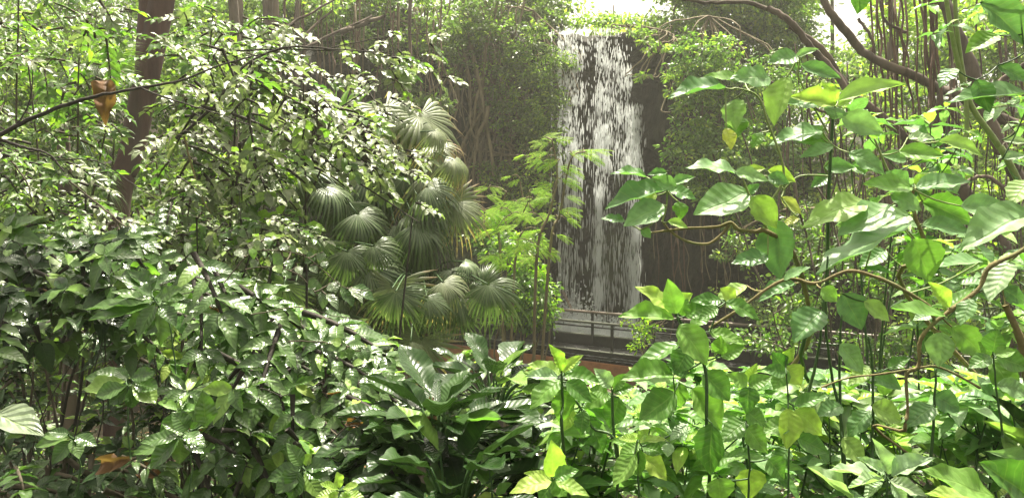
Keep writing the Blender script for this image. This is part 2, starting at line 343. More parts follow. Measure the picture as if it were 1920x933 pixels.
def tube(pts, r0, r1, k=6, rfun=None):
    P = [Vector(p) for p in pts]; V = []; Q = []
    ref = Vector((.31, .2, .93)).normalized()
    n = len(P)
    for i, p in enumerate(P):
        d = (P[min(i + 1, n - 1)] - P[max(i - 1, 0)]); d = d.normalized() if d.length > 1e-6 else Vector((0, 0, 1))
        a = d.cross(ref)
        if a.length < .05: a = d.cross(Vector((1, 0, 0)))
        a.normalize(); b = d.cross(a)
        r = r0 + (r1 - r0) * i / (n - 1)
        if rfun: r *= rfun(i / (n - 1))
        for j in range(k):
            t = 2 * pi * j / k; V.append(p + a * (r * cos(t)) + b * (r * sin(t)))
    for i in range(n - 1):
        for j in range(k): Q.append((i * k + j, i * k + (j + 1) % k, (i + 1) * k + (j + 1) % k, (i + 1) * k + j))
    # end caps as folded quads
    if k == 6:
        for o in (0, (n - 1) * k): Q += [(o, o + 1, o + 2, o + 3), (o, o + 3, o + 4, o + 5)]
    if k == 4:
        for o in (0, (n - 1) * k): Q.append((o, o + 1, o + 2, o + 3))
    if k == 8:
        for o in (0, (n - 1) * k): Q += [(o, o + 1, o + 2, o + 3), (o, o + 3, o + 4, o + 7), (o + 4, o + 5, o + 6, o + 7)]
    return [tuple(v) for v in V], Q
def smooth_path(pts, sub=5, jit=0):
    P = [Vector(p) for p in pts]
    if len(P) < 3: 
        out = [P[0].lerp(P[-1], t / sub) for t in range(sub + 1)]
    else:
        out = []
        for i in range(len(P) - 1):
            p0 = P[max(i - 1, 0)]; p1 = P[i]; p2 = P[i + 1]; p3 = P[min(i + 2, len(P) - 1)]
            for s in range(sub):
                t = s / sub
                out.append(.5 * ((2 * p1) + (p2 - p0) * t + (2 * p0 - 5 * p1 + 4 * p2 - p3) * t * t + (3 * p1 - p0 - 3 * p2 + p3) * t ** 3))
        out.append(P[-1])
    if jit: out = [out[0]] + [p + Vector((R(-jit, jit), R(-jit, jit), R(-jit, jit))) for p in out[1:-1]] + [out[-1]]
    return out
class Bag:
    def __init__(s): s.V = []; s.Q = []; s.n = 0
    def add(s, VQ):
        V, Q = VQ; s.V += V; s.Q += [tuple(i + s.n for i in q) for q in Q]; s.n += len(V)
    def box(s, c, ax, ay, az):
        c = Vector(c); V = [tuple(c + Vector(ax) * i + Vector(ay) * j + Vector(az) * k) for i in (-1, 1) for j in (-1, 1) for k in (-1, 1)]
        s.add((V, [(0, 1, 3, 2), (4, 6, 7, 5), (0, 4, 5, 1), (2, 3, 7, 6), (0, 2, 6, 4), (1, 5, 7, 3)]))
    def obj(s, name, mat, parent=None, loc=(0, 0, 0), smooth=True):
        V = np.array(s.V, dtype=np.float32) - np.array(loc, dtype=np.float32)
        return link(name, quad_mesh(name, V, s.Q, None, [mat], smooth=smooth), parent)

def frame(p, d, n, L, w):
    d = d.normalized(); n = (n - d * n.dot(d)); n = n.normalized() if n.length > 1e-4 else d.orthogonal().normalized()
    x = d.cross(n).normalized()
    return Matrix(((x.x * w, d.x * L, n.x * L, p.x), (x.y * w, d.y * L, n.y * L, p.y), (x.z * w, d.z * L, n.z * L, p.z), (0, 0, 0, 1)))
ALL = []
class Plant:
    def __init__(s, name, label, cat, base, group=None, twigmat='twig', leafname='leaf'):
        s.base = Vector(base); s.e = empty(name, s.base, label, cat, group); s.leaves = []; s.tw = Bag(); s.nodes = []; s.twigmat = twigmat; s.leafname = leafname
        s.inv = Matrix.Translation(-s.base); ALL.append(s)
    def leaf(s, p, d, n, L, w, key, mk):
        s.leaves.append((frame(Vector(p), Vector(d), Vector(n), L, w), key, mk, L / max((Vector(p) - CAM).length, .3)))
    def stem(s, pts, r0, r1, mat='twig', name='stem', sub=6, k=6, jit=0, rfun=None, bumpy=False):
        P = smooth_path(pts, sub, jit); s.nodes += P
        if bumpy:
            ph = R(0, 9); rfun = lambda t: 1 + .22 * sin(t * 70 + ph) * sin(t * 31)
        V, Q = tube(P, r0, r1, k, rfun); b = Bag(); b.add((V, Q)); return b.obj(name, M[mat], s.e, s.base)
    def twig(s, pts, r0, r1, sub=3, k=4):
        P = smooth_path(pts, sub); s.nodes += P; s.tw.add(tube(P, r0, r1, k))
    def near(s, p):
        return min(s.nodes, key=lambda q: (q - p).length_squared) if s.nodes else None
    def finish(s, nmax=290, crown='foliage', stuffmat=None):
        if s.tw.n: s.tw.obj('twigs', M[s.twigmat], s.e, s.base)['kind'] = 'stuff'
        s.leaves.sort(key=lambda l: -l[3])
        for m4, key, mk, _ in s.leaves[:nmax]:
            link(s.leafname, tpl_mesh(key, mk), s.e, s.inv @ m4)
        merged(crown, s.leaves[nmax:], s.e, s.base)
def merged(name, leaves, parent, base, kind='stuff'):
    if not leaves: return None
    mats = sorted({l[2] for l in leaves}); Vs = []; Qs = []; UVs = []; mi = []; off = 0
    by = {}
    for l in leaves: by.setdefault((l[1], l[2]), []).append(l[0])
    for (key, mk), ms in by.items():
        V, Q, UV = TPL[key]; A = np.array([np.array(m) for m in ms], dtype=np.float32)
        P = np.einsum('nij,vj->nvi', A[:, :3, :3], V) + A[:, None, :3, 3] - np.array(base, dtype=np.float32)
        n, k = len(ms), len(V)
        Vs.append(P.reshape(-1, 3)); Qs.append((Q[None] + (off + np.arange(n) * k)[:, None, None]).reshape(-1, 4)); UVs.append(np.tile(UV, (n, 1)))
        mi.append(np.full(n * len(Q), mats.index(mk))); off += n * k
    o = link(name, quad_mesh(name, np.concatenate(Vs), np.concatenate(Qs), np.concatenate(UVs), [M[m] for m in mats], np.concatenate(mi)), parent)
    if kind: o['kind'] = kind
    return o

def unit(): 
    while True:
        v = Vector((R(-1, 1), R(-1, 1), R(-1, 1)))
        if .05 < v.length < 1: return v.normalized()
def pick(key): return random.choice(KIND[key])
def leaf_px(P, bx, by, tx, ty, w, D, mk='big', shape='ell', size='big', conn=True, ratio=.46):
    """a leaf whose base and tip are seen at two pixels; turned so that its seen width is w pixels"""
    dd = R(-.03, .03) * D / 2; a = at(bx, by, D + dd)
    Lp = math.hypot(tx - bx, ty - by) / F * D; b = at(tx, ty, D + dd - R(0, .3) * Lp)
    d = b - a; L = d.length; d.normalize(); wv = 1.18 * w / F * D; wt = max(wv / .78, ratio * L); wt = min(wt, max(wv, .64 * L))
    tc = (CAM - a).normalized(); tc = (tc - d * tc.dot(d)).normalized(); c = max(min(wv / wt, 1), .3)
    sv = d.cross(tc); sv = -sv if sv.z < 0 else sv
    if abs(sv.z) < .25 and random.random() < .5: sv = -sv
    c = min(c, .9)
    n = tc * c + sv * math.sqrt(1 - c * c)
    P.leaf(a, d, n, L, wt, pick((shape, size)), mk)
    if conn and P.nodes:
        q = P.near(a)
        g = (q - a).length
        if .01 < g < 1.5: P.twig([q, q.lerp(a, .5) + Vector((0, 0, -.06 * g)), a], .0022 * D * .6, .0016 * D * .6)
def rosette(P, c, nl, L, mk, shape='ell', size='mid', up=.35, ratio=.42, axis=None, young='young', face=.35):
    """a whorl of leaves at a shoot tip: older ones spread and droop, inner ones stand up"""
    ax = (axis or Vector((R(-.25, .25), R(-.25, .25), 1))).normalized(); a0 = R(0, 6.28)
    e1 = ax.orthogonal().normalized(); e2 = ax.cross(e1)
    for k in range(nl):
        t = a0 + k * 2.4 ; f = k / max(nl - 1, 1)
        el = up + (1 - f) * -.75 + R(-.2, .2) if nl > 3 else up
        h = e1 * cos(t) + e2 * sin(t); d = (h * cos(el) + ax * sin(el)).normalized()
        l = L * (1.05 - .4 * f) * R(.8, 1.15); n = (ax * cos(el) - h * sin(el)) + unit() * .25 + (CAM - c).normalized() * face * .5
        m = young if (young and f > .8 and random.random() < .5) else mk
        P.leaf(c + ax * (-.12 * L * (1 - f)) + h * .03 * L, d, n, l, l * ratio * R(.85, 1.15), pick((shape, size)), m)
def spray(P, a, d, n, npair, L, mk, shape='ell', size='mid', ratio=.42, gap=.55, droop=.4):
    """a leafy twig: pairs of leaves along a drooping stalk"""
    d = d.normalized(); p = a.copy(); pts = [p.copy()]; n = (n - d * n.dot(d)).normalized()
    for k in range(npair):
        d = (d + Vector((0, 0, -droop / npair))).normalized(); p = p + d * L * gap; pts.append(p.copy()); s = d.cross(n).normalized()
        for sg in (-1, 1):
            ld = (s * sg * R(.8, 1.1) + d * R(.45, .9) + Vector((0, 0, R(-.35, .1)))).normalized(); l = L * R(.75, 1.15) * (1 - .25 * abs(k / npair - .4))
            P.leaf(p, ld, n + unit() * .35, l, l * ratio * R(.85, 1.2), pick((shape, size)), mk)
    P.leaf(p, d, n + unit() * .2, L * R(.9, 1.2), L * ratio, pick((shape, size)), mk)
    P.twig(pts, .006 * L / .06, .003 * L / .06, sub=1)

# ================================================================== SETTING
def grid_obj(name, nx, ny, fn, mat, kind='structure'):
    V = [fn(i / nx, j / ny) for j in range(ny + 1) for i in range(nx + 1)]
    Q = [(j * (nx + 1) + i, j * (nx + 1) + i + 1, (j + 1) * (nx + 1) + i + 1, (j + 1) * (nx + 1) + i) for j in range(ny) for i in range(nx)]
    o = link(name, quad_mesh(name, V, Q, None, [mat])); o['kind'] = kind; return o
def gp(a, b):
    x = -160 + 320 * a; x = x * abs(x) / 160 * .85 + x * .15; y = -20 + 220 * (b ** 1.8)
    return (x, y, ground_z(x, y))
grid_obj('ground', 150, 150, gp, M['soil'])

def cliff_top(x):
    if x > 8: return 12.9 - 6.2 * min((x - 8) / 4.5, 1)
    if x < -8: return 13.5 - 5 * min((-8 - x) / 5, 1)
    return 12.9 + (.9 * min((-x) / 4, 1) if x < 0 else 0)
def cliff_y(x, z):
    y = 29.5 + 1.1 * noise.fractal((x * .22, z * .2, 3.1), .9, 2.1, 5) + .9 * noise.fractal((x * .8, z * .6, 8), .8, 2.1, 4)
    y += 2.6 * math.exp(-((x - 5.75) / .75) ** 2) * (1 if z < 11.5 else .3)      # the recess beside the fall
    y += 1.6 * math.exp(-((x + 2.9) / .7) ** 2)
    y -= 1.3 * math.exp(-((x - 8.6) / 1.8) ** 2)
    y -= .9 * math.exp(-((x + 1.3) / .9) ** 2)
    if z < 3.2 and 0 < x < 5.5: y -= .5 * (3.2 - z) / 2
    y += 1.7 / (1 + math.exp(-(x - 1.5) * 5)) / (1 + math.exp((x - 5.3) * 5)) * min(1, max((12.55 - z) * 4, 0))      # the wall stands back under the lip
    if x < -5: y += min(-5 - x, 4) * .3
    return y
def cp(a, b):
    x = -19 + 36 * a; t = b * 1.3
    if t <= 1:
        z = .2 + (cliff_top(x) - .2) * t; return (x, cliff_y(x, z), z)
    top = cliff_top(x); return (x, cliff_y(x, top) + (t - 1) * 22, top + .4 * noise.noise((x * .5, t * 9, 0)) + .1)
grid_obj('cliff', 220, 130, cp, M['rock'])

# the pond behind the footbridge
BL = lambda x: 24.4 - .653 * (x - 1.32)       # line of the bridge rail on the ground plan
def pp(a, b):
    x = -4.5 + 17 * a; y0 = BL(x) + .55; return (x, y0 + (32 - y0) * b, 1.12)
po = grid_obj('water', 10, 10, pp, M['pond'])

# waterfall: rear veil, falling strands, splash
ftop = at(1110, 56, 29).z
wf = empty('waterfall', (2.9, 28.7, 1.1), 'tall white waterfall falling over the dark rock wall behind the footbridge', 'waterfall')
def fx(px): return at(px, 300, 28.8).x
def veil(x0, x1, y, z0, z1, name='water_curtain', ph=0):
    nx, nz = 36, 60; V = []; Q = []
    for j in range(nz + 1):
        for i in range(nx + 1):
            u = i / nx; t = j / nz; x = x0 + (x1 - x0) * u; z = z1 + (z0 - z1) * t
            yy = y - 1.65 * math.sqrt(t) + .12 * noise.noise((x * 2.2, z * .25, ph)) + .06 * noise.noise((x * 7, z * .6, ph))
            x *= 1 - .055 * math.sqrt(t)
            if t < .02: yy += .25
            V.append((x, yy, z))
    for j in range(nz):
        for i in range(nx):
            a = j * (nx + 1) + i; Q.append((a, a + 1, a + nx + 2, a + nx + 1))
    me = quad_mesh(name, np.array(V) - np.array(wf.location), Q, None, [M['veil']]); return link(name, me, wf)
veil(fx(1032), fx(1092), 29.0, 1.1, ftop, ph=1.0)
veil(fx(1110), fx(1202), 29.0, 1.1, ftop - .1, ph=5.0)
bands = [(1032, 1034, .35), (1045, 1052, .9), (1056, 1068, 1.0), (1069, 1084, 1.3), (1086, 1092, .35), (1094, 1112, .15), (1113, 1128, 1.2), (1126, 1142, 1.5), (1146, 1168, 1.1), (1168, 1180, 1.0), (1178, 1198, 1.7)]
V = []; Q = []
tot = sum(b[2] for b in bands)
def streak(x, y, z, w, l):
    b = len(V); dx = R(-.3, .3) * w; k = R(-.5, .5)
    for (u, t) in ((0, 0), (-.5, .3), (-.35, .8), (0, 1), (.4, .75), (.5, .35)): V.append((x + u * w + dx * t, y + k * w * u + .012 * math.sin(t * 3), z - t * l))
    V.append((x + dx * .5, y - .3 * w, z - .5 * l))
    Q.extend([(b, b + 1, b + 6, b + 5), (b + 1, b + 2, b + 3, b + 6), (b + 6, b + 3, b + 4, b + 5)])
rb = random.Random(11)
for k in range(15000):
    t = rb.random() * tot
    for b in bands:
        t -= b[2]
        if t <= 0: break
    f = rb.random() ** .9; z = ftop - .1 - f * (ftop - 1.2)
    if b[0] < 1094 and f > .55 and rb.random() < .75: continue
    if b[0] == 1178 and f < .25: continue
    if b[0] == 1168 and f < .12: continue
    # water comes down in loose waves: crowd the drops
    if noise.noise((b[0] * .3, z * 1.4 + b[0], 2)) < -.05 and rb.random() < .72: continue
    if 1120 < b[0] < 1175 and f > .45 and rb.random() < .75: continue
    cx = (b[0] + b[1]) / 2; px = rb.gauss(cx, (b[1] - b[0]) / 3.2)
    streak(fx(px) * (1 - .055 * math.sqrt(f)), 28.75 - 1.7 * math.sqrt(f) - rb.uniform(0, .25), z, rb.uniform(.008, .024) * (1 + .6 * (1 - f)), rb.uniform(.14, .5) * (.5 + f * 1.1))
o = link('falling_drops', quad_mesh('falling_drops', np.array(V) - np.array(wf.location), Q, None, [M['drop']]), wf); o['kind'] = 'stuff'
V = []; Q = []
for k in range(8500):
    u = rb.gauss(0, 1); px = rb.choice((1062, 1080, 1110, 1150, 1180)) + rb.gauss(0, 20); h = abs(rb.gauss(0, 1)) ; x = fx(min(max(px, 1025), 1205)) * .945
    streak(x, 27.0 + rb.gauss(0, .45), 1.2 + h * (.85 if px < 1115 else .45) * rb.random(), rb.uniform(.02, .08), rb.uniform(.03, .16))
o = link('splash', quad_mesh('splash', np.array(V) - np.array(wf.location), Q, None, [M['foam']]), wf); o['kind'] = 'stuff'
# rocky lip
# ------------------------------------------------------------------ footbridge
fb = empty('footbridge', (1.3, 24.4, 1.4), 'dark steel footbridge with tubular handrails in front of the waterfall', 'footbridge')
FBL = Vector(fb.location)
deckz = 1.5; dirv = Vector((1, -.653, 0)).normalized(); perp = Vector((.653, 1, 0)).normalized()
def bp_(s, off, z): return Vector((1.32, 24.4, 0)) + dirv * s + perp * off + Vector((0, 0, z))
S0, S1 = -5.2, 13.5
def rail(off, z, r, mat, name='handrail'):
    b = Bag(); b.add(tube([bp_(S0 + (S1 - S0) * k / 24, off, z) for k in range(25)], r, r, 8)); b.obj(name, M[mat], fb, FBL)
rail(0, deckz + .9, .045, 'railgreen'); rail(1.2, deckz + 1.05, .048, 'railbrown')
rail(1.2, deckz + .55, .03, 'steel', 'middle_rail')
s = -4.4
while s < 13.5:
    for off, h in ((0, .9), (1.2, 1.05)):
        b = Bag(); b.box(bp_(s + (.0 if off == 0 else .9), off, deckz + h / 2 - .02), dirv * .04, perp * .03, Vector((0, 0, h / 2))); b.obj('post', M['steel'], fb, FBL, smooth=False)
    s += 2.2
L_ = (S1 - S0) / 2; mid = (S0 + S1) / 2
for off, z, h, nm in ((-.06, deckz - .07, .07, 'edge_beam'), (-.16, deckz - .19, .03, 'lower_beam'), (1.32, deckz + .06, .18, 'kickboard')):
    b = Bag(); b.box(bp_(mid, off, z), dirv * L_, perp * .035, Vector((0, 0, h))); b.obj(nm, M['steel'], fb, FBL, smooth=False)
b = Bag(); b.box(bp_(mid, 1.28, deckz + .26), dirv * L_, perp * .09, Vector((0, 0, .015))); b.obj('beam_flange', M['railgreen'], fb, FBL, smooth=False)
b = Bag(); b.box(bp_(mid, -.1, deckz + .012), dirv * L_, perp * .07, Vector((0, 0, .012))); b.obj('beam_flange', M['railgreen'], fb, FBL, smooth=False)
pl = Bag(); pl.box((0, 0, 0), dirv * .128, perp * .6, Vector((0, 0, .02))); me = quad_mesh('deck_board', pl.V, pl.Q, None, [M['steel']], smooth=False)
s = S0 + .15
while s < S1:
    link('deck_board', me, fb, Matrix.Translation(bp_(s, .62, deckz - .13 + R(0, .004)) - FBL)); s += .27
bl = Bag(); bl.add(tube([(0, 0, 0), (0, 0, .035)], .028, .022, 6)); bme = quad_mesh('bolt', bl.V, bl.Q, None, [M['bolt']], smooth=False)
s = S0 + .2
while s < S1:
    link('bolt', bme, fb, Matrix.Translation(bp_(s, 1.26, deckz + .277) - FBL)); link('bolt', bme, fb, Matrix.Translation(bp_(s + .1, -.1, deckz + .026) - FBL)); s += .42
# rusty wall under the bridge, of tall steel panels
rw = empty('retaining_wall', bp_(2, -.25, .2), 'rust brown retaining wall of panels below the near edge of the footbridge', 'wall')
s = S0
while s < S1:
    b = Bag(); b.box(bp_(s + .9, -.22 + R(-.008, .008), .66), dirv * .895, perp * .05, Vector((0, 0, .52))); b.obj('panel', M['rust'], rw, rw.location, smooth=False); s += 1.8
# a weathered log at the foot of the wall
lg = empty('fallen_log', bp_(.5, -1.6, .45), 'dark weathered log lying at the foot of the rust brown wall', 'log')
b = Bag(); b.add(tube([bp_(-.8 + i * .45, -1.5 + .1 * sin(i), .55 + .04 * sin(i * 2)) for i in range(12)], .17, .13, 8, lambda t: 1 + .12 * sin(t * 40))); b.obj('trunk', M['bark'], lg, lg.location)
# slanting grey pipe from the pond up to the rock
pi_ = Bag(); pi_.add(tube([at(1073, 582, 26.6), at(1055, 545, 27.2)], .05, .05, 8))
tag(pi_.obj('pipe', M['railbrown']), 'slanting grey pipe sticking up beside the splash behind the handrail', 'pipe')

# ================================================================== DISTANT AND MIDDLE VEGETATION
def clumps(P, spec, mk, L, kind=('far', 'far'), nper=42, rad=.42, ratio=.5, tw=.012, up=.5, mix=None, link_twigs=True):
    """spec: (px, py, D, rx_px, ry_px, rD, n) ellipsoids filled with leafy clumps"""
    for (px, py, D, rx, ry, rD, n) in spec:
        for c in range(max(int(n / nper), 1)):
            v = unit() * random.random() ** .45
            cc = at(px + v.x * rx, py + v.z * ry, D + v.y * rD); rr = rad * R(.6, 1.3); mm = mk if not mix or random.random() > mix[1] else mix[0]
            if link_twigs and P.nodes and random.random() < .6:
                q = P.near(cc); g = (q - cc).length
                if g < 5: P.twig([q, q.lerp(cc, .5) + unit() * g * .12, cc], tw * (1 + g * .25), tw * .4, sub=2)
            for k in range(nper):
                o_ = unit() * rr * random.random() ** .5; o_.z *= .55; p = cc + o_
                d = (o_ * .9 + unit() * rr * .5 + Vector((0, 0, -.25 * rr))); n_ = Vector((0, 0, up * 1.4)) + unit() * .75 + (CAM - p).normalized() * .35
                l = L * R(.65, 1.25); P.leaf(p, d, n_, l, l * ratio * R(.8, 1.2), pick(kind), mm)
def far_tree(name, label, cat, tx, D, spec, mk, L, trunk=.16, bark='bark', mix=None, group=None, lean=0, top=-40, base=None, nper=42, rad=.55, ratio=.5, kind=('far', 'far')):
    b = base or at(tx, 420, D); b = Vector((b.x, b.y, ground_z(b.x, b.y)))
    if 27.5 < b.y < 33 and -14 < b.x < 12: b.z = cliff_top(b.x)
    P = Plant(name, label, cat, b, group)
    t = at(tx + lean, top, D); P.stem([b, b.lerp(t, .35) + Vector((R(-.3, .3), 0, 0)), b.lerp(t, .7) + Vector((R(-.3, .3), 0, 0)), t], trunk, trunk * .35, bark, 'trunk', k=8)
    for s_ in spec[:6]:
        c = at(s_[0], s_[1], s_[2]); q = P.near(c - Vector((0, 0, 1.2)))
        if (q - c).length > .5: P.stem([q, q.lerp(c, .5) + Vector((R(-.4, .4), R(-.3, .3), .2)), c], trunk * .4, trunk * .12, bark, 'branch', jit=.03)
    clumps(P, spec, mk, L, kind, nper=nper, rad=rad, mix=mix, tw=.014, ratio=ratio); P.finish(0, 'crown'); return P
GB = 'trees beyond the rock wall'
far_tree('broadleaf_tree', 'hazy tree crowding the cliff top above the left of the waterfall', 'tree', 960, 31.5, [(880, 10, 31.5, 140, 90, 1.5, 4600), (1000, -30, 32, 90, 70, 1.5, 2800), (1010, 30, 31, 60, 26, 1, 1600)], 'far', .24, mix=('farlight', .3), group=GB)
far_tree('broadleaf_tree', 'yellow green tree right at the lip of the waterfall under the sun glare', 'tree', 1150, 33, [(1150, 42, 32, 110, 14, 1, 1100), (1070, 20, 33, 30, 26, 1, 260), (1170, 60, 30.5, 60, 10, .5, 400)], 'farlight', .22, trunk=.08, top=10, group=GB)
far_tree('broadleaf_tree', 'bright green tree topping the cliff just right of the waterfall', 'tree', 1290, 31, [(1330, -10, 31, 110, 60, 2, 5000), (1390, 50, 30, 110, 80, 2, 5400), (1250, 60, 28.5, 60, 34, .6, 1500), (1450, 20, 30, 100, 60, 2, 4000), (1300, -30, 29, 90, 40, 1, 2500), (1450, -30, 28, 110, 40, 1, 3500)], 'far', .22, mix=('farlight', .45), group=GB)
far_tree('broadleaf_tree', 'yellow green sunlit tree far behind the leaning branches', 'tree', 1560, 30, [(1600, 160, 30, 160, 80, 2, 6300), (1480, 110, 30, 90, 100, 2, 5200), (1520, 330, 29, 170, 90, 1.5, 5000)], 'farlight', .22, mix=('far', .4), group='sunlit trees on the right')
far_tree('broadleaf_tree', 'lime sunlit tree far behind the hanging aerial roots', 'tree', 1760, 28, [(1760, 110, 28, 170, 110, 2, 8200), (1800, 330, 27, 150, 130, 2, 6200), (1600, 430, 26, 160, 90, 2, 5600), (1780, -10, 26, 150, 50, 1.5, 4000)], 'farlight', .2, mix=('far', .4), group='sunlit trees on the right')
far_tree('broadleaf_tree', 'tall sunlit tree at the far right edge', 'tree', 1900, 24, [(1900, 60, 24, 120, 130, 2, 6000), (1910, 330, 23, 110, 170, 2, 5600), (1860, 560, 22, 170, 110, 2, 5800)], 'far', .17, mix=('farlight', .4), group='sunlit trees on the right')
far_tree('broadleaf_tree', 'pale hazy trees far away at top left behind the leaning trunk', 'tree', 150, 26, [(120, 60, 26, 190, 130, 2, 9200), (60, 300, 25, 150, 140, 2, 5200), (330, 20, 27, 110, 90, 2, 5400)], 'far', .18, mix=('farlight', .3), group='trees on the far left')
far_tree('broadleaf_tree', 'pale tree with thin stems behind the gap left of the cliff', 'tree', 560, 27, [(520, 10, 27, 130, 60, 2, 5600), (700, 0, 28, 120, 50, 1.5, 4400), (430, 90, 26, 90, 90, 2, 4800)], 'far', .2, mix=('farlight', .35), group='trees on the far left')
# understorey masses left and right, between the cliff and the shrubs
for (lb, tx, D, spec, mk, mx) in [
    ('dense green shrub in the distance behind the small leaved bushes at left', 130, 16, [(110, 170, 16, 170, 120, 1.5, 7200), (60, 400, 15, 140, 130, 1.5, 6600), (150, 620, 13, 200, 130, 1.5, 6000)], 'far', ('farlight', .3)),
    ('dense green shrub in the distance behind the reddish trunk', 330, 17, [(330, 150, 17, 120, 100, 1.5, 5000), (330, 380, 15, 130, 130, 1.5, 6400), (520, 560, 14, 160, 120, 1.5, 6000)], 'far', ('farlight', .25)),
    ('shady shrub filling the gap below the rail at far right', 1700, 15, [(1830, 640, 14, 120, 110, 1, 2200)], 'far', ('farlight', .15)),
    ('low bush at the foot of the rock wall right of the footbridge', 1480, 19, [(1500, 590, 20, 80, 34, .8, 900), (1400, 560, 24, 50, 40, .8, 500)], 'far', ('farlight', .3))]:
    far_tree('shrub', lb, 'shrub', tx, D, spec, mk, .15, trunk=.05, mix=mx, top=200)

def hanging(name, label, cat, tx, ty, D, spec, mk, L, mix=None, kind=('far', 'far'), nper=30, rad=.3, ratio=.45, nv=14, n0=0, group=None):
    """a curtain of foliage with its own stems, rooted in the cliff top"""
    b = at(tx, ty, D + .7); P = Plant(name, label, cat, b, group, twigmat='vine')
    for s_ in spec:
        for k in range(nv // len(spec) + 1):
            x = s_[0] + R(-1, 1) * s_[3] * .8; a = at(x + R(-40, 40), s_[1] - s_[4], s_[2] + .4); c = at(x, s_[1] + s_[4] * R(.2, 1), s_[2]); P.stem([b, a, a.lerp(c, .5) + unit() * .15, c], .03, .012, 'vine', 'stem', k=4, jit=.04)
    clumps(P, spec, mk, L, kind, nper=nper, rad=rad, mix=mix, tw=.008, ratio=ratio); P.finish(n0, 'foliage'); return P
hanging('hanging_shrub', 'fine leaved shrub hanging down the cliff at the left edge of the waterfall', 'shrub', 1000, 20, 28, [(990, 130, 27.2, 55, 110, .5, 3600), (1015, 250, 27, 46, 100, .4, 2600), (975, 380, 27, 60, 70, .4, 1400), (1065, 115, 27.6, 34, 14, .2, 260), (1050, 180, 27.4, 30, 20, .3, 330)], 'far', .17, mix=('farlight', .35))
hanging('hanging_shrub', 'olive hazy foliage hanging over the upper cliff left of the fine leaved shrub', 'shrub', 900, 0, 28, [(890, 70, 27.5, 90, 90, .6, 4200), (940, 200, 27.6, 50, 70, .5, 1500), (930, 330, 27.3, 40, 36, .3, 560)], 'far', .17, mix=('farlight', .15))
hanging('hanging_shrub', 'broad leaved plant clinging to the dark cliff beside the palm tips', 'shrub', 800, 60, 27, [(810, 75, 26.5, 46, 60, .4, 900), (815, 200, 25.5, 40, 26, .3, 520), (750, 120, 26.5, 50, 80, .3, 1100), (640, 60, 26.5, 90, 60, .5, 1500)], 'far', .2, mix=('farlight', .15))
hanging('hanging_shrub', 'leafy shrub hanging down the rock wall right of the dark recess', 'shrub', 1330, 30, 25, [(1330, 150, 24, 80, 100, .8, 3900), (1310, 290, 23.5, 60, 70, .6, 2000), (1400, 340, 23, 90, 110, .8, 4400), (1440, 200, 24, 80, 100, .8, 3000), (1265, 210, 24, 26, 14, .2, 140)], 'small', .17, mix=('farlight', .3), kind=('ell', 'small'), n0=290, rad=.32)
hanging('hanging_shrub', 'light green tuft of leaves jutting over the dark recess', 'shrub', 1255, 60, 26, [(1228, 90, 25.5, 22, 14, .2, 60), (1205, 60, 26, 30, 12, .2, 60), (1206, 143, 25.6, 10, 8, .1, 25)], 'farlight', .26, kind=('obov', 'small'), nper=12, rad=.22)
hanging('hanging_shrub', 'sparse leafy shrub on the rock wall low above the tall stems', 'shrub', 1450, 400, 21, [(1420, 470, 21, 90, 30, .6, 600), (1520, 450, 20, 90, 60, .8, 1100)], 'small', .15, mix=('far', .5), kind=('ell', 'small'))
# bush with bright leaves between palms and waterfall
P = Plant('bush', 'fresh green bush between the fan palms and the foot of the waterfall', 'bush', (.1, 20.2, .35))
for k in range(9): P.stem([P.base, at(980 + R(-60, 60), 640, 20), at(980 + R(-50, 60), R(430, 560), 20)], .04, .012, 'vine', 'stem', k=5)
clumps(P, [(985, 560, 20, 66, 62, .9, 2400), (960, 470, 20.5, 60, 50, .9, 1000), (905, 420, 21, 34, 50, .8, 500)], 'small', .17, ('ell', 'small'), nper=26, rad=.3, mix=('lime', .35)); P.finish(290)
P = Plant('potted_shrub', 'small yellow green plant growing over the rail of the footbridge', 'plant', bp_(3.2, .1, deckz))
for k in range(6): P.stem([P.base, P.base + Vector((R(-.4, .4), R(-.2, .2), .7)), P.base + Vector((R(-.9, .9), R(-.3, .3), R(.7, 1.3)))], .02, .01, 'vine', 'stem', k=4)
clumps(P, [(1205, 612, 22.3, 42, 20, .3, 260), (1195, 640, 22, 24, 16, .3, 90)], 'lime', .12, ('lance', 'small'), nper=14, rad=.2, mix=('small', .4)); P.finish(290)

# feathery saplings in front of the fall
def feathery(label, bx, by, D, stems, tips, L):
    b = at(bx, by, D); b.z = ground_z(b.x, b.y); P = Plant('feathery_sapling', label, 'sapling', b, twigmat='vine')
    for s_ in stems: P.stem([b] + [at(x, y, D + R(-.2, .2)) for x, y in s_], .035, .012, 'vine', 'stem', k=5)
    for (x, y, dx, dy, l) in tips:
        a = at(x, y, D + R(-.3, .3)); d = Vector((dx, R(-.4, .4), -dy)).normalized(); q = P.near(a); P.twig([q, q.lerp(a, .5) + Vector((0, 0, .05)), a], .012, .006)
        pn = Vector((R(-.2, .2), R(-.75, -.3), 1)); sc_ = l / F * D; sv_ = d.cross(pn).normalized()
        for (off, ang, ls) in ((0, 0, .75), (.06, 38, .6), (.06, -38, .6), (.3, 30, .5), (.3, -30, .5)):
            d2 = (d * cos(radians(ang)) + sv_ * sin(radians(ang)) + Vector((0, 0, -.12))).normalized()
            P.leaf(a + d * sc_ * off, d2, pn + unit() * .15, sc_ * ls, sc_ * ls * R(.75, .95), pick(('pinnate', 'mid')), 'lime')
    P.finish(290)
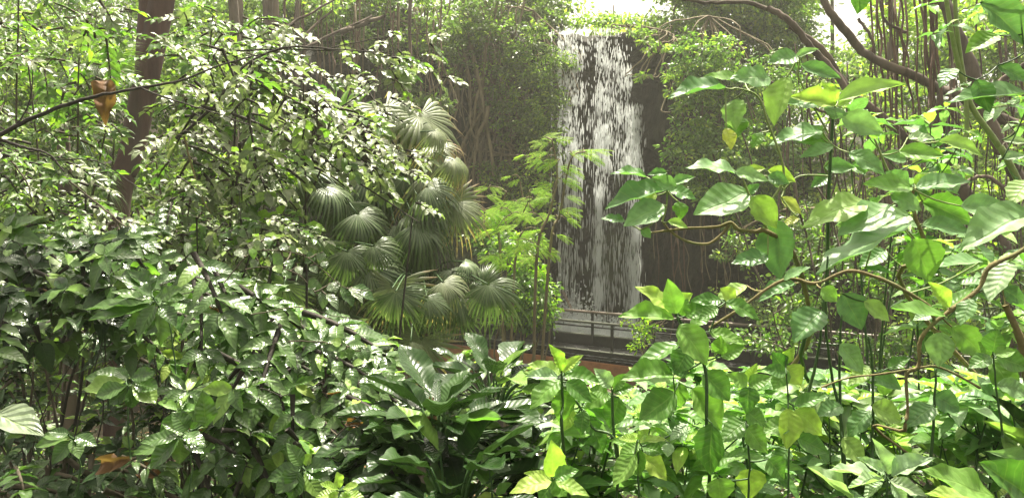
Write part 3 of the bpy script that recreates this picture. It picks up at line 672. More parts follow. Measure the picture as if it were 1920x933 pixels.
tips = [(1010, 262, 1, -.25, 60), (1030, 268, -1, .1, 50), (1040, 262, 1, 0, 46), (1030, 285, -1, .2, 60), (1065, 285, 1, .12, 70), (1090, 282, 1, .05, 78), (1100, 292, 1, .3, 50), (1050, 300, -1, .25, 60), (1045, 312, 1, .2, 70), (1020, 300, -1, .3, 50), (975, 335, -1, .6, 34), (960, 330, -1, .2, 30), (1050, 335, 1, .3, 60), (1040, 345, -1, .2, 55), (1060, 370, 1, .1, 50), (1035, 370, -1, .3, 50), (1045, 395, 1, .1, 62), (1040, 405, -1, .2, 60), (1060, 410, 1, .35, 44), (1020, 430, -1, .3, 60), (1040, 440, 1, .3, 50), (1000, 455, -1, .3, 50), (1015, 465, 1, .4, 56), (1000, 400, -1, .3, 55), (990, 380, 1, -.2, 50), (985, 290, -1, .3, 34), (975, 420, -1, .2, 60), (960, 400, 1, .1, 60), (965, 450, 1, .4, 60), (940, 390, -1, .3, 50), (930, 430, -1, .3, 60)]
feathery('feathery lime green sapling standing out against the falling water', 1000, 620, 14, [[(1005, 500), (1030, 400), (1045, 330), (1035, 262)], [(1030, 480), (1050, 400), (1070, 300), (1100, 284)]], tips, .1)
tips2 = [(R(900, 1010), R(350, 500), random.choice((-1, 1)), R(-.2, .5), R(36, 60)) for _ in range(36)]
feathery('second feathery sapling, duller and lower, beside the lime green one', 950, 620, 15, [[(940, 520), (935, 420), (950, 360)], [(965, 500), (985, 420), (975, 340)]], tips2, .1)

# roots and lianas hanging over the cliff
P = Plant('strangler_fig', 'tangled pale roots of a fig spreading down the cliff face left of the waterfall', 'tree', at(880, 30, 28.2), twigmat='vine', leafname='leaf')
r7 = random.Random(5)
def root_stem(P, x0, y0, x1, y1, D, r, mat='vine', wob=14, name='root'):
    n = 7; pts = []
    for i in range(n):
        t = i / (n - 1); pts.append(at(x0 + (x1 - x0) * t + r7.uniform(-wob, wob) * (0 < i), y0 + (y1 - y0) * t, D + r7.uniform(-.2, .2)))
    P.stem(pts, r, r * .6, mat, name, sub=4, k=5)
for k in range(46):
    x0 = r7.uniform(840, 990); x1 = x0 + r7.gauss(-15, 40); y0 = r7.uniform(-20, 140); root_stem(P, x0, y0, x1, y0 + r7.uniform(150, 330), 27.7, r7.uniform(.02, .06))
for k in range(14):
    x0 = r7.uniform(840, 960); root_stem(P, x0, r7.uniform(220, 330), x0 + r7.uniform(-90, 120), r7.uniform(280, 400), 27.6, r7.uniform(.03, .07), wob=20)
for (x0, y0, x1, y1, r) in ((905, 150, 885, 430, .07), (860, 300, 905, 200, .08), (915, 200, 860, 360, .09), (880, 60, 925, 330, .1), (870, 100, 905, 380, .05), (920, 60, 880, 250, .08)): root_stem(P, x0, y0, x1, y1, 27.3, r, wob=6)
P.finish(0)
P = Plant('strangler_fig', 'brown hanging roots curtaining the dark gap above the fan palms', 'tree', at(640, -20, 25.5), twigmat='vine')
for k in range(42):
    x0 = r7.uniform(520, 830); root_stem(P, x0, r7.uniform(-30, 60), x0 + r7.gauss(0, 10), r7.uniform(150, 330), 25.5 + r7.uniform(-1, 1), r7.uniform(.015, .05), wob=4, name='aerial_root', mat=r7.choice(('vine', 'root')))
for (x, y0, y1, r) in ((450, -20, 260, .1), (500, -20, 330, .2), (515, -20, 330, .12), (560, -20, 300, .08), (770, -20, 300, .07)): root_stem(P, x, y0, x + r7.uniform(-20, 20), y1, 24.5, r, 'bark', wob=4, name='trunk')
for (x0, y0, x1, y1, r) in ((500, 140, 620, 20, .06), (560, 95, 700, 30, .06), (520, 60, 640, -10, .05), (640, 60, 720, 30, .1)): root_stem(P, x0, y0, x1, y1, 24, r, 'bark', wob=4, name='branch')
P.finish(0)
for (x, y0, y1) in ((1283, 120, 620), (1316, 60, 470), (1255, 250, 520), (1470, 200, 560)):
    P = Plant('liana', {1283: 'thin brown liana hanging in front of the dark rock right of the recess', 1316: 'thin brown liana hanging behind the big leaves', 1255: 'short thin liana hanging at the edge of the dark recess', 1470: 'thin liana hanging behind the tall leafy shoot'}[x], 'liana', at(x, y0, 24)); root_stem(P, x, y0, x + r7.uniform(-8, 8), y1, 24, .028, 'root', wob=3, name='vine_stem'); P.finish(0)

P = Plant('strangler_fig', 'thin brown roots hanging against the dark rock low down to the right of the waterfall', 'tree', at(1340, 330, 25), twigmat='vine')
for k in range(26):
    x0 = r7.uniform(1225, 1500); y0 = r7.uniform(300, 430); root_stem(P, x0, y0, x0 + r7.gauss(0, 12), y0 + r7.uniform(120, 240), 24 + r7.uniform(-1, .5), r7.uniform(.01, .028), r7.choice(('root', 'vine')), wob=5, name='aerial_root')
P.finish(0)
# leaning trunk at upper left
P = Plant('leaning_tree', 'thick reddish brown tree trunk leaning behind the small leaved bushes at upper left', 'tree', Vector((at(205, 520, 12).x, at(205, 520, 12).y, ground_z(at(205, 520, 12).x, 12))), twigmat='bark')
P.stem([P.base, at(218, 430, 12), at(245, 290, 12.1), at(275, 150, 12.2), at(300, 20, 12.4), at(316, -60, 12.5), at(330, -160, 12.6)], .19, .21, 'redbark', 'trunk', k=8, sub=8, rfun=lambda t: 1 + .03 * sin(t * 30))
P.stem([at(262, 200, 12.3), at(268, 90, 12.8), at(275, -20, 13), at(270, -120, 13.2)], .12, .12, 'redbark', 'branch', k=6)
P.stem([at(312, -60, 12.5), at(240, -150, 11), at(150, -230, 9)], .14, .05, 'redbark', 'branch'); P.stem([at(320, -110, 12.5), at(420, -200, 11), at(500, -260, 9)], .14, .05, 'redbark', 'branch')
clumps(P, [(200, -560, 4.6, 340, 60, .9, 900), (0, -500, 4.9, 300, 60, 1.0, 500), (-300, -300, 8, 260, 100, 2, 1500)], 'far', .2, ('far', 'far'), rad=.5); P.finish(0, 'crown')  # unseen leaf clumps added above the frame to shade the lower left
for x, lb in ((436, 'slim grey trunk standing at the top left of the root curtain'), (1668, 'pale pinkish trunk standing among the aerial roots')):
    b = at(x, 300, 20); P = Plant('slender_tree', lb, 'tree', (b.x, b.y, ground_z(b.x, b.y))); P.stem([P.base, at(x, 250, 20), at(x + 6, 100, 20), at(x - 4, -60, 20)], .18, .12, 'bark', 'trunk', k=8); P.finish(0)

# fig tree at right: leaning limbs and hanging aerial roots
b = at(1905, 760, 14); P = Plant('banyan_tree', 'banyan with dark leaning limbs and reddish aerial roots hanging at upper right', 'tree', (b.x, b.y, ground_z(b.x, b.y)), twigmat='bark')
def limb(pts, D, r0, r1, mat='bark'): P.stem([at(x, y, D + R(-.15, .15)) for x, y in pts], r0, r1, mat, 'branch', sub=6, k=8, jit=.015)
P.stem([P.base, at(1890, 520, 14), at(1850, 420, 14), at(1790, 330, 14), at(1745, 215, 14)], .16, .11, 'bark', 'trunk', k=8)
limb([(1535, -20), (1560, 30), (1590, 62), (1615, 95), (1665, 122), (1720, 145), (1760, 165), (1800, 180), (1860, 215), (1925, 240)], 14, .07, .10)
limb([(1440, 15), (1482, 40), (1520, 90), (1550, 120), (1595, 175), (1640, 205), (1690, 250), (1740, 300)], 14.3, .06, .08)
limb([(1760, -20), (1785, 40), (1815, 110), (1835, 160), (1860, 240), (1895, 310), (1925, 360)], 13.2, .10, .12)
limb([(1480, 50), (1540, 90), (1580, 150), (1640, 220), (1700, 235)], 15, .06, .05)
limb([(1925, 120), (1880, 150), (1860, 170), (1890, 172), (1925, 178)], 13, .05, .05)
limb([(1610, 35), (1636, 75), (1640, 110), (1645, 160)], 14, .03, .02); limb([(1700, 60), (1660, 40), (1650, 0)], 14, .035, .02)
limb([(1560, 130), (1590, 160), (1610, 190), (1650, 215)], 14.5, .04, .03); limb([(1440, 150), (1500, 190), (1560, 215), (1650, 240)], 15, .03, .03)
limb([(1250, -10), (1320, 5), (1400, 5), (1460, 25)], 15, .03, .05)
limb([(1800, 350), (1840, 330), (1880, 350), (1925, 420)], 13, .03, .04)
for k in range(36):
    x0 = r7.choice((1655, 1668, 1690, 1712, 1725, 1735, 1745, 1850, 1895)) + r7.gauss(0, 26); x1 = x0 + r7.gauss(14, 20); root_stem(P, x0, r7.uniform(-30, -5), x1, r7.uniform(220, 520), 14 + r7.uniform(-.7, .9), r7.uniform(.008, .032), r7.choice(('root', 'bark', 'root')), wob=6, name='aerial_root')
for k in range(34):
    x0 = r7.uniform(1440, 1900); y0 = r7.uniform(60, 320); root_stem(P, x0, y0, x0 + r7.gauss(8, 20), y0 + r7.uniform(140, 350), 15 + r7.uniform(-.7, .9), r7.uniform(.008, .022), r7.choice(('root', 'bark')), wob=4, name='aerial_root')
clumps(P, [(1780, 20, 17, 160, 70, 1.5, 1900), (1640, 200, 18, 160, 90, 1.5, 1900), (1840, 330, 17, 110, 130, 1.5, 1500)], 'farlight', .15, ('far', 'far'), link_twigs=False); P.finish(0, 'crown')
# thin tangled stems behind, right
P = Plant('thicket', 'thicket of thin bare stems in the shade behind the large leaves at right', 'shrub', (at(1700, 600, 12.5).x, at(1700, 600, 12.5).y, ground_z(9, 12.5)), twigmat='twig')
for k in range(46):
    x0 = r7.uniform(1460, 1920); root_stem(P, x0 + r7.gauss(0, 70), r7.uniform(150, 380), x0, r7.uniform(560, 720), 12.5 + r7.uniform(-1, 1), r7.uniform(.008, .022), 'twig', wob=9, name='stem')
clumps(P, [(1700, 500, 12.5, 230, 90, 1, 1300), (1500, 560, 13, 60, 60, .6, 300), (1420, 640, 14, 110, 30, .6, 500), (1640, 650, 13, 110, 30, .6, 500)], 'small', .12, ('ell', 'small'), nper=14, rad=.3, link_twigs=True); P.finish(290)

# ================================================================== FAN PALMS
def palm(label, base, crown, fr, group='fan palms in the middle of the picture'):
    """fr: (hub px, hub py, tip px, tip py, D, fan key, material, facing 0..1)"""
    P = Plant('fan_palm', label, 'palm', base, group); c = Vector(crown)
    P.stem([P.base, P.base.lerp(c, .5) + Vector((.1, .1, 0)), c], .13, .09, 'bark', 'trunk', k=8)
    extra = [(hx + R(-26, 26), hy + R(-16, 30), tx + R(-45, 45), ty + R(-20, 50), D + R(.1, .5), random.choice((0, 1, 3, 3, 4)), mk, fc) for (hx, hy, tx, ty, D, fk, mk, fc) in fr]
    for (hx, hy, tx, ty, D, fk, mk, fc) in fr + extra:
        a = at(hx, hy, D); b_ = at(tx, ty, D - R(0, .25)); d = b_ - a; L = d.length * 1.06; d.normalize()
        tc = (CAM - a).normalized(); n = (Vector((0, 0, 1)) * (1 - fc) + tc * fc + unit() * .12); n = n - d * n.dot(d)
        if n.length < .2: n = tc
        m4 = frame(a, d, n, L, L)
        f = link('frond', tpl_mesh('fan%d' % fk, mk), P.e, P.inv @ m4)
        V, Q = tube(smooth_path([c + unit() * .06, c.lerp(a, .55) + Vector((0, 0, .10 * (c - a).length)), a], 5), .011, .007, 6)
        mi = (P.inv @ m4).inverted(); pts = [tuple(mi @ (Vector(v) - P.base)) for v in V]
        link('petiole', quad_mesh('petiole', pts, Q, None, [M['greenstem']]), f)
    P.finish(0); return P
def gz(x, y): return (x, y, ground_z(x, y))
palm('largest fan palm with drooping dry tipped fronds reaching toward the waterfall', gz(-1.6, 10.2), (-1.9, 10.3, 6.6),
     [(745, 215, 840, 262, 9.6, 3, 'fandry', .2), (800, 230, 850, 300, 9.5, 4, 'fandry', .2), (838, 292, 902, 330, 9.3, 4, 'fandry', .1), (720, 245, 800, 300, 9.7, 1, 'fan', .2), (790, 300, 800, 372, 9.4, 3, 'fandry', .5),
      (795, 330, 885, 395, 9.2, 3, 'fandry', .35), (770, 400, 880, 420, 9.2, 1, 'fan', .3), (640, 240, 700, 160, 10, 0, 'fanlime', .45), (655, 235, 740, 225, 9.9, 1, 'fanlime', .5), (700, 300, 790, 260, 9.6, 0, 'fan', .3),
      (760, 330, 760, 420, 9.3, 3, 'fan', .6), (740, 420, 830, 540, 9.0, 4, 'fan', .4), (850, 380, 905, 450, 9.1, 2, 'fandry', .5), (735, 280, 670, 230, 10, 0, 'fan', .4), (690, 330, 800, 400, 9.4, 1, 'fan', .25), (700, 200, 770, 190, 10, 1, 'fandry', .3), (815, 245, 870, 290, 9.2, 3, 'fandry', .3), (850, 300, 900, 350, 9, 3, 'fandry', .3), (800, 350, 880, 400, 8.8, 1, 'fan', .5), (780, 420, 850, 500, 8.8, 1, 'fan', .4)])
palm('fan palm with whitish sunlit fronds behind the grey leaved branches', gz(-3.2, 9.8), (-3.0, 9.9, 6.7),
     [(560, 325, 640, 300, 9, 0, 'fan', .45), (580, 250, 600, 330, 9.2, 1, 'fan', .5), (440, 150, 520, 200, 9.4, 0, 'fan', .4), (430, 160, 360, 200, 9.6, 1, 'fan', .4), (575, 240, 660, 230, 9.5, 1, 'fan', .25), (500, 300, 430, 350, 9.3, 1, 'fan', .4),
      (620, 260, 560, 200, 9.7, 0, 'fanlime', .4), (670, 400, 745, 480, 8.8, 1, 'fan', .4), (650, 380, 640, 470, 8.9, 3, 'fan', .6), (575, 330, 500, 400, 9.0, 2, 'fan', .5), (720, 430, 700, 520, 8.9, 4, 'fandry', .5), (610, 350, 700, 400, 8.9, 1, 'fan', .25), (480, 240, 540, 180, 9.8, 0, 'fanlime', .4)])
palm('low fan palm hanging its pleated fronds over the dark gap above the glossy clump', gz(-1.3, 9.5), (-1.2, 9.6, 5.0),
     [(742, 546, 775, 645, 7.8, 1, 'fan', .75), (735, 540, 705, 625, 7.9, 4, 'fandry', .6), (915, 532, 955, 620, 8.2, 1, 'fan', .85), (905, 535, 940, 500, 8.4, 2, 'fan', .8), (800, 556, 862, 615, 8, 2, 'fan', .5), (830, 528, 890, 590, 8.2, 1, 'fandry', .4), (770, 640, 790, 705, 7.9, 4, 'fandry', .6),
      (860, 560, 850, 640, 8.3, 1, 'fan', .7), (715, 620, 720, 700, 8.2, 3, 'fan', .8), (690, 600, 660, 700, 8.4, 3, 'fan', .8), (760, 610, 740, 700, 8.5, 3, 'fan', .8), (870, 490, 930, 520, 8.6, 1, 'fan', .3), (690, 500, 760, 590, 8.4, 1, 'fan', .7)])
palm('shaded fan palm with dark fronds low behind the oval leaflets', gz(-2.7, 9.2), (-2.6, 9.3, 5.3),
     [(533, 530, 480, 590, 7.6, 0, 'fan', .8), (530, 540, 520, 600, 7.7, 1, 'fan', .85), (600, 450, 580, 540, 8.4, 3, 'fan', .8), (650, 470, 690, 560, 8.3, 1, 'fan', .8), (560, 430, 500, 480, 8.5, 1, 'fan', .7), (700, 460, 760, 520, 8.4, 1, 'fan', .6), (620, 520, 600, 620, 8.5, 3, 'fan', .8), (480, 400, 430, 470, 8.7, 1, 'fan', .7), (640, 560, 700, 640, 8.5, 1, 'fan', .8), (560, 560, 540, 650, 8.6, 3, 'fan', .8)])
palm('distant fan palm at left with pale fronds among the small leaved bushes', gz(-7.2, 11.5), (-7.0, 11.6, 7.4),
     [(90, 160, 60, 200, 11, 1, 'fan', .5), (110, 155, 130, 205, 11, 0, 'fan', .6), (170, 120, 215, 160, 11.2, 1, 'fan', .3), (150, 125, 120, 110, 11.3, 2, 'fan', .3), (215, 105, 245, 78, 11.4, 2, 'fanlime', .6), (200, 100, 150, 92, 11.3, 1, 'fanlime', .3), (175, 325, 165, 370, 10.4, 0, 'fan', .7), (190, 330, 215, 370, 10.4, 1, 'fan', .7)])

# ================================================================== LEFT SIDE
def region_pick(poly):
    """poly: list of (x, y0, y1) columns"""
    while True:
        x = R(poly[0][0], poly[-1][0])
        for a, b in zip(poly, poly[1:]):
            if a[0] <= x <= b[0]:
                t = (x - a[0]) / max(b[0] - a[0], 1); return x, R(a[1] + (b[1] - a[1]) * t, a[2] + (b[2] - a[2]) * t)
def sprayshrub(name, label, cat, bx, D, poly, ns, npair, L, mk, Dj=.8, shape='ell', mix=None, ratio=.48, tw='twig', droop=.5, dirb=(0.3, -.1), group=None, main=5, whorl=0, limbs=None, size='mid', stemr=.018, avoid=None, up=.35, nmax=290):
    b = at(bx, 700, D); b.z = ground_z(b.x, b.y); P = Plant(name, label, cat, b, group, twigmat=tw)
    if limbs:
        for l, r0, r1, mt in limbs: P.stem([at(x, y, d) for x, y, d in l], r0, r1, mt, 'branch', sub=6, k=6, jit=.004)
    for k in range(main):
        x, y = region_pick(poly); e = at(x, y, D + R(-Dj, Dj) * .5); P.stem([P.base, P.base.lerp(e, .5) + Vector((R(-.2, .2), R(-.1, .1), .15)), e], stemr, stemr * .4, tw, 'stem', k=5, jit=.006)
    for k in range(ns):
        for _ in range(20):
            x, y = region_pick(poly)
            if not avoid or not any(((x - ax) / rx) ** 2 + ((y - ay) / ry) ** 2 < 1 for ax, ay, rx, ry in avoid): break
        c = at(x, y, D + R(-Dj, Dj)); d = Vector((R(-1, 1) + dirb[0], R(-.8, .5), R(-.3, .35) + dirb[1])); n = Vector((0, 0, 1)) + unit() * .4 + (CAM - c).normalized() * up
        q = P.near(c); g = (q - c).length; P.twig([q, q.lerp(c, .5) + Vector((0, 0, .08 * g)), c], .002 + .001 * g, .0014, sub=2)
        m = mk if not mix or random.random() > mix[1] else mix[0]
        if random.random() < whorl: rosette(P, c, random.randint(6, 9), L * R(.9, 1.25), m, shape, size, up=.1, ratio=ratio * .85, young=None, axis=Vector((R(-.3, .5), R(-.9, -.2), 1)))
        else: spray(P, c, d, n, random.randint(max(npair - 2, 1), npair + 1), L * R(.8, 1.15), m, shape, size, ratio, droop=droop)
    P.finish(nmax); return P
# small-leaved bushes, upper left
sprayshrub('small_leaved_bush', 'small leaved bush filling the upper left corner left of the reddish trunk', 'bush', 60, 7.5, [(-20, -20, 260), (130, -20, 260), (250, 20, 280)], 130, 4, .12, 'small', Dj=1.3, mix=('grey', .2), size='small', avoid=[(262, 190, 42, 130), (232, 320, 36, 90)])
sprayshrub('small_leaved_bush', 'small leaved bush below the long dark branch at the left edge', 'bush', 60, 6.2, [(-20, 260, 480), (150, 280, 470), (260, 300, 470)], 150, 4, .11, 'small', Dj=.9, mix=('grey', .35), size='small', group=None, tw='darktwig', main=3, avoid=[(262, 190, 42, 130), (232, 320, 36, 90)],
           limbs=[([(-20, 266, 5), (30, 235, 5), (100, 205, 5), (180, 180, 5), (262, 165, 5.1), (340, 150, 5.1), (420, 120, 5.2), (500, 100, 5.3)], .017, .004, 'darktwig'), ([(0, 262, 5), (45, 276, 5), (90, 288, 5), (120, 322, 5)], .013, .005, 'darktwig'), ([(262, 165, 5.1), (330, 190, 5), (400, 210, 5), (470, 235, 5)], .007, .003, 'darktwig'), ([(100, 300, 4.9), (180, 302, 4.9), (250, 345, 4.9), (300, 380, 4.8)], .004, .003, 'darktwig'), ([(130, 340, 4.9), (180, 380, 4.9), (230, 420, 4.8), (290, 460, 4.8)], .007, .005, 'twig'), ([(30, 235, 5), (55, 190, 5), (62, 130, 5)], .006, .003, 'darktwig'), ([(20, 300, 5), (50, 340, 5), (60, 380, 5)], .006, .004, 'twig')])
sprayshrub('small_leaved_bush', 'small leaved bush in front of the lower half of the reddish trunk', 'bush', 330, 6.5, [(200, 300, 480), (330, 240, 500), (470, 330, 520)], 130, 4, .115, 'small', Dj=.9, mix=('grey', .4), size='small', avoid=[(262, 190, 42, 130), (232, 320, 36, 90)],
           limbs=[([(345, 255, 5.6), (362, 320, 5.6), (378, 370, 5.5), (396, 400, 5.5)], .009, .006, 'tan')])
sprayshrub('small_leaved_bush', 'light green small leaved bush right of the top of the reddish trunk', 'bush', 400, 7.5, [(310, 30, 220), (420, 20, 200), (540, 40, 200)], 120, 4, .12, 'small', Dj=1, mix=('grey', .35), size='small', avoid=[(262, 190, 42, 130), (232, 320, 36, 90)])
# glossy branches across the palms, grey-white sheen put into the leaf colour
sprayshrub('glossy_branched_tree', 'tree with a slope of small glossy grey leaves coloured with white sheen across the middle left', 'tree', 330, 6.2, [(340, 80, 330), (470, 90, 360), (560, 150, 330), (640, 190, 300), (700, 220, 320)], 175, 4, .125, 'grey', Dj=.8, main=2, shape='obov', ratio=.5, tw='darktwig', dirb=(.5, -.3), mix=('small', .1), up=.1, avoid=[(262, 190, 42, 130), (232, 320, 36, 90)],
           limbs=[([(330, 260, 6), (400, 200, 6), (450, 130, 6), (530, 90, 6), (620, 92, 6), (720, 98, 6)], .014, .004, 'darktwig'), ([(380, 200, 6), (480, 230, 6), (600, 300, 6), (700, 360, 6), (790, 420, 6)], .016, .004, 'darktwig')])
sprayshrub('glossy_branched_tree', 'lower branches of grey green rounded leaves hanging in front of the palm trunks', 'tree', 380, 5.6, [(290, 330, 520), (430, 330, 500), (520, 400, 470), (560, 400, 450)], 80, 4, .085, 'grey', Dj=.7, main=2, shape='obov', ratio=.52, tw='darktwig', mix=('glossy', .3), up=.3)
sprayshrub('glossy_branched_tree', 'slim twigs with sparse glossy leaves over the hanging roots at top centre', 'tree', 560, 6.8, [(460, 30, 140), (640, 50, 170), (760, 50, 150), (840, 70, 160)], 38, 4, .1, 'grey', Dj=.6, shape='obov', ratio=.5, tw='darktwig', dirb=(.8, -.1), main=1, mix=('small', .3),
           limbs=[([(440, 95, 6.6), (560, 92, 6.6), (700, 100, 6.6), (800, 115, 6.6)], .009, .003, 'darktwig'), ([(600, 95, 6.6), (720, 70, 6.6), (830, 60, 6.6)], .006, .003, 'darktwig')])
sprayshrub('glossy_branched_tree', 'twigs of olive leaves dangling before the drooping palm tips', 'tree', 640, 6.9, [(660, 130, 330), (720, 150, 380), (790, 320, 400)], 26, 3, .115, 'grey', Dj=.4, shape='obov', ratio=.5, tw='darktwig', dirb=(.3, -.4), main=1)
# bright backlit leaflets
P = Plant('backlit_shrub', 'small spray of backlit lime leaves hanging left of the palm shadow', 'shrub', at(480, 470, 6.4), leafname='leaf')
P.stem([at(480, 470, 6.4), at(500, 420, 6.4), at(540, 425, 6.4), at(600, 432, 6.4)], .006, .003)
for (x, y, tx, ty, w) in ((505, 405, 480, 400, 16), (530, 410, 484, 414, 22), (545, 430, 512, 428, 18), (550, 425, 558, 445, 16), (560, 425, 580, 437, 12), (575, 420, 612, 434, 12), (590, 425, 600, 440, 12), (520, 400, 535, 385, 14)): leaf_px(P, x, y, tx, ty, w, 6.4, 'young', 'ell', 'mid')
P.finish()

P = Plant('olive_twig', 'whorl of olive oval leaves standing out before the dark cliff gap above the palm tips', 'plant', at(640, 200, 6.4)); P.stem([at(640, 200, 6.4), at(690, 170, 6.4), at(735, 148, 6.4)], .006, .003, 'darktwig')
for l in [(740, 148, 715, 134, 12), (742, 146, 742, 128, 12), (745, 146, 760, 122, 12), (748, 148, 778, 138, 13), (745, 152, 775, 155, 12), (740, 155, 748, 172, 11), (735, 150, 720, 160, 10), (752, 158, 772, 170, 10)]: leaf_px(P, *l, 6.4, 'grey', 'obov', 'mid')
P.finish()
# compound-leaved glossy shrubs, lower left
LW = [(-20, 430, 640), (120, 430, 620), (330, 500, 700), (520, 520, 933), (700, 640, 880)]
dark_holes = [(150, 720, 120, 85), (330, 640, 70, 60), (250, 810, 90, 50)]
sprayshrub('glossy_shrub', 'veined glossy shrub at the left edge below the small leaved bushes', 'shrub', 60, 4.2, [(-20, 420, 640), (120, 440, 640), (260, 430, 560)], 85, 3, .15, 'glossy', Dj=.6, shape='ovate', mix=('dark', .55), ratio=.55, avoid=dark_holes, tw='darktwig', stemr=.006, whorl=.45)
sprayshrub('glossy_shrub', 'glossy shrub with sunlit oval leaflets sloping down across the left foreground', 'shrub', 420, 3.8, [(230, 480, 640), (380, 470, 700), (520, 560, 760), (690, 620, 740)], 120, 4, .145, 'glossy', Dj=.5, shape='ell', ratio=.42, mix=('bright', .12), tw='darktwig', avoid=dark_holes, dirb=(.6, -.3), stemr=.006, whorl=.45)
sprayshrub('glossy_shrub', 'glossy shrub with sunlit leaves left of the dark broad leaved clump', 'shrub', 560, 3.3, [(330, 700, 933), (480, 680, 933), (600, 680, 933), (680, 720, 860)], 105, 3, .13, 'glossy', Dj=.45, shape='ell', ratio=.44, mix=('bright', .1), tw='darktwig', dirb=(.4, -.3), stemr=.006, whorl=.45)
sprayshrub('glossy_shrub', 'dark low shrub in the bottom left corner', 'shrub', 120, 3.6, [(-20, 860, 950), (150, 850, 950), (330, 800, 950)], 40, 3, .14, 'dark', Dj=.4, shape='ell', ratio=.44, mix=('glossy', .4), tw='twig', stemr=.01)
sprayshrub('glossy_shrub', 'small leaved shrub in shade at left behind the dark hollow', 'shrub', 120, 5.4, [(-20, 560, 820), (180, 560, 850), (380, 620, 880)], 90, 3, .12, 'dark', Dj=.5, shape='ovate', ratio=.5, tw='twig', avoid=dark_holes)  # dark leaf colour alone, painting the shade behind the front shrubs
def traced(name, label, cat, D, base_px, stems, leaves, mk, shape='ell', size='big', smat='greenstem', r=.0035, group=None, ratio=.42, base=None):
    b = base or at(*base_px, D); P = Plant(name, label, cat, b, group, twigmat=smat)
    for s_ in stems: P.stem([at(x, y, D) for x, y in s_], r, r * .6, smat, 'stem', k=6, jit=.002)
    for l in leaves: leaf_px(P, *l[:5], D + R(-.05, .05), l[5] if len(l) > 5 else mk, shape, size, ratio=ratio)
    P.finish(); return P
traced('glossy_seedling', 'whorl of eight pointed green leaves above the dark hollow at left', 'plant', 2.7, (245, 860), [[(245, 860), (240, 790), (240, 722)]],
       [(236, 715, 157, 730, 26), (236, 712, 160, 708, 24), (240, 712, 180, 695, 24), (238, 722, 180, 742, 26), (240, 724, 205, 758, 26), (243, 726, 247, 765, 26), (248, 720, 292, 756, 34), (250, 715, 296, 728, 30), (245, 708, 290, 700, 26), (240, 708, 215, 690, 20)], 'glossy', 'obov')
traced('glossy_seedling', 'whorl of oval leaflets on a thin stalk under the dark hollow at left', 'plant', 2.4, (140, 930), [[(140, 930), (150, 880), (140, 822)]],
       [(130, 818, 65, 838, 22), (128, 815, 78, 816, 18), (130, 825, 97, 870, 24), (136, 824, 148, 860, 24), (142, 818, 182, 836, 22), (128, 812, 90, 808, 18)], 'glossy', 'ell')
traced('glossy_seedling', 'shoot with eight large oval leaves over the brown dead leaf at bottom left', 'plant', 2.3, (345, 950), [[(345, 950), (360, 880), (345, 820)], [(345, 820), (385, 790), (412, 762)]],
       [(335, 818, 248, 852, 28), (333, 816, 262, 830, 22), (335, 822, 280, 880, 28), (340, 822, 336, 870, 34), (347, 820, 382, 850, 30), (345, 814, 386, 838, 22), (352, 806, 322, 772, 34), (345, 812, 302, 792, 24), (383, 800, 362, 736, 22), (388, 798, 380, 730, 34), (360, 808, 372, 790, 20)], 'glossy', 'ell')
traced('broad_leaf_plant', 'single pale silvery heart shaped leaf entering at the left edge', 'plant', 1.9, (-30, 800), [[(-60, 900), (-40, 820), (-8, 778)]], [(-8, 776, 83, 818, 50, 'silver')], 'silver', 'ovate', ratio=.6)
traced('glossy_seedling', 'shoot of long light veined leaves radiating left from a stalk in mid left', 'plant', 2.9, (330, 700), [[(330, 700), (320, 620), (300, 560)]],
       [(285, 556, 210, 516, 18), (285, 560, 208, 547, 16), (285, 566, 160, 580, 16), (280, 572, 165, 600, 22), (280, 540, 236, 505, 18), (290, 558, 350, 560, 22), (288, 570, 240, 620, 30), (292, 572, 258, 632, 24), (296, 574, 300, 650, 26), (300, 560, 345, 540, 20), (300, 575, 330, 612, 24), (285, 545, 265, 500, 20)], 'glossy', 'ell')
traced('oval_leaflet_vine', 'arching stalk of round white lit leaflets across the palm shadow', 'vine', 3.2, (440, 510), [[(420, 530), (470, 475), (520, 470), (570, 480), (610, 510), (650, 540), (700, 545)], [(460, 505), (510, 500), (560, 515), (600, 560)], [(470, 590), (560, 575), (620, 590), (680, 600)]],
       [(490, 452, 481, 470, 20, 'silver'), (500, 445, 505, 462, 14), (525, 460, 540, 466, 16, 'silver'), (545, 470, 556, 462, 14, 'silver'), (568, 475, 572, 467, 14, 'silver'), (590, 478, 575, 487, 20), (570, 490, 588, 486, 14), (605, 472, 600, 492, 17, 'silver'), (605, 490, 612, 503, 14, 'silver'), (582, 498, 594, 512, 15, 'silver'), (530, 480, 512, 495, 22), (537, 488, 545, 500, 18), (515, 498, 528, 512, 17), (530, 505, 545, 522, 18), (555, 500, 566, 515, 14, 'silver'), (582, 535, 590, 555, 16, 'silver'), (605, 540, 590, 545, 24), (620, 530, 632, 548, 26, 'silver'), (603, 545, 605, 580, 20, 'silver'), (612, 552, 634, 582, 15, 'silver'), (640, 538, 662, 575, 20), (655, 540, 680, 568, 14, 'silver'), (660, 538, 702, 563, 20), (596, 525, 578, 540, 18), (483, 488, 470, 502, 16, 'silver'), (470, 465, 476, 486, 14, 'bright'), (440, 470, 458, 484, 12, 'silver')], 'glossy', 'ell', size='mid', smat='twig', r=.003, ratio=.55)
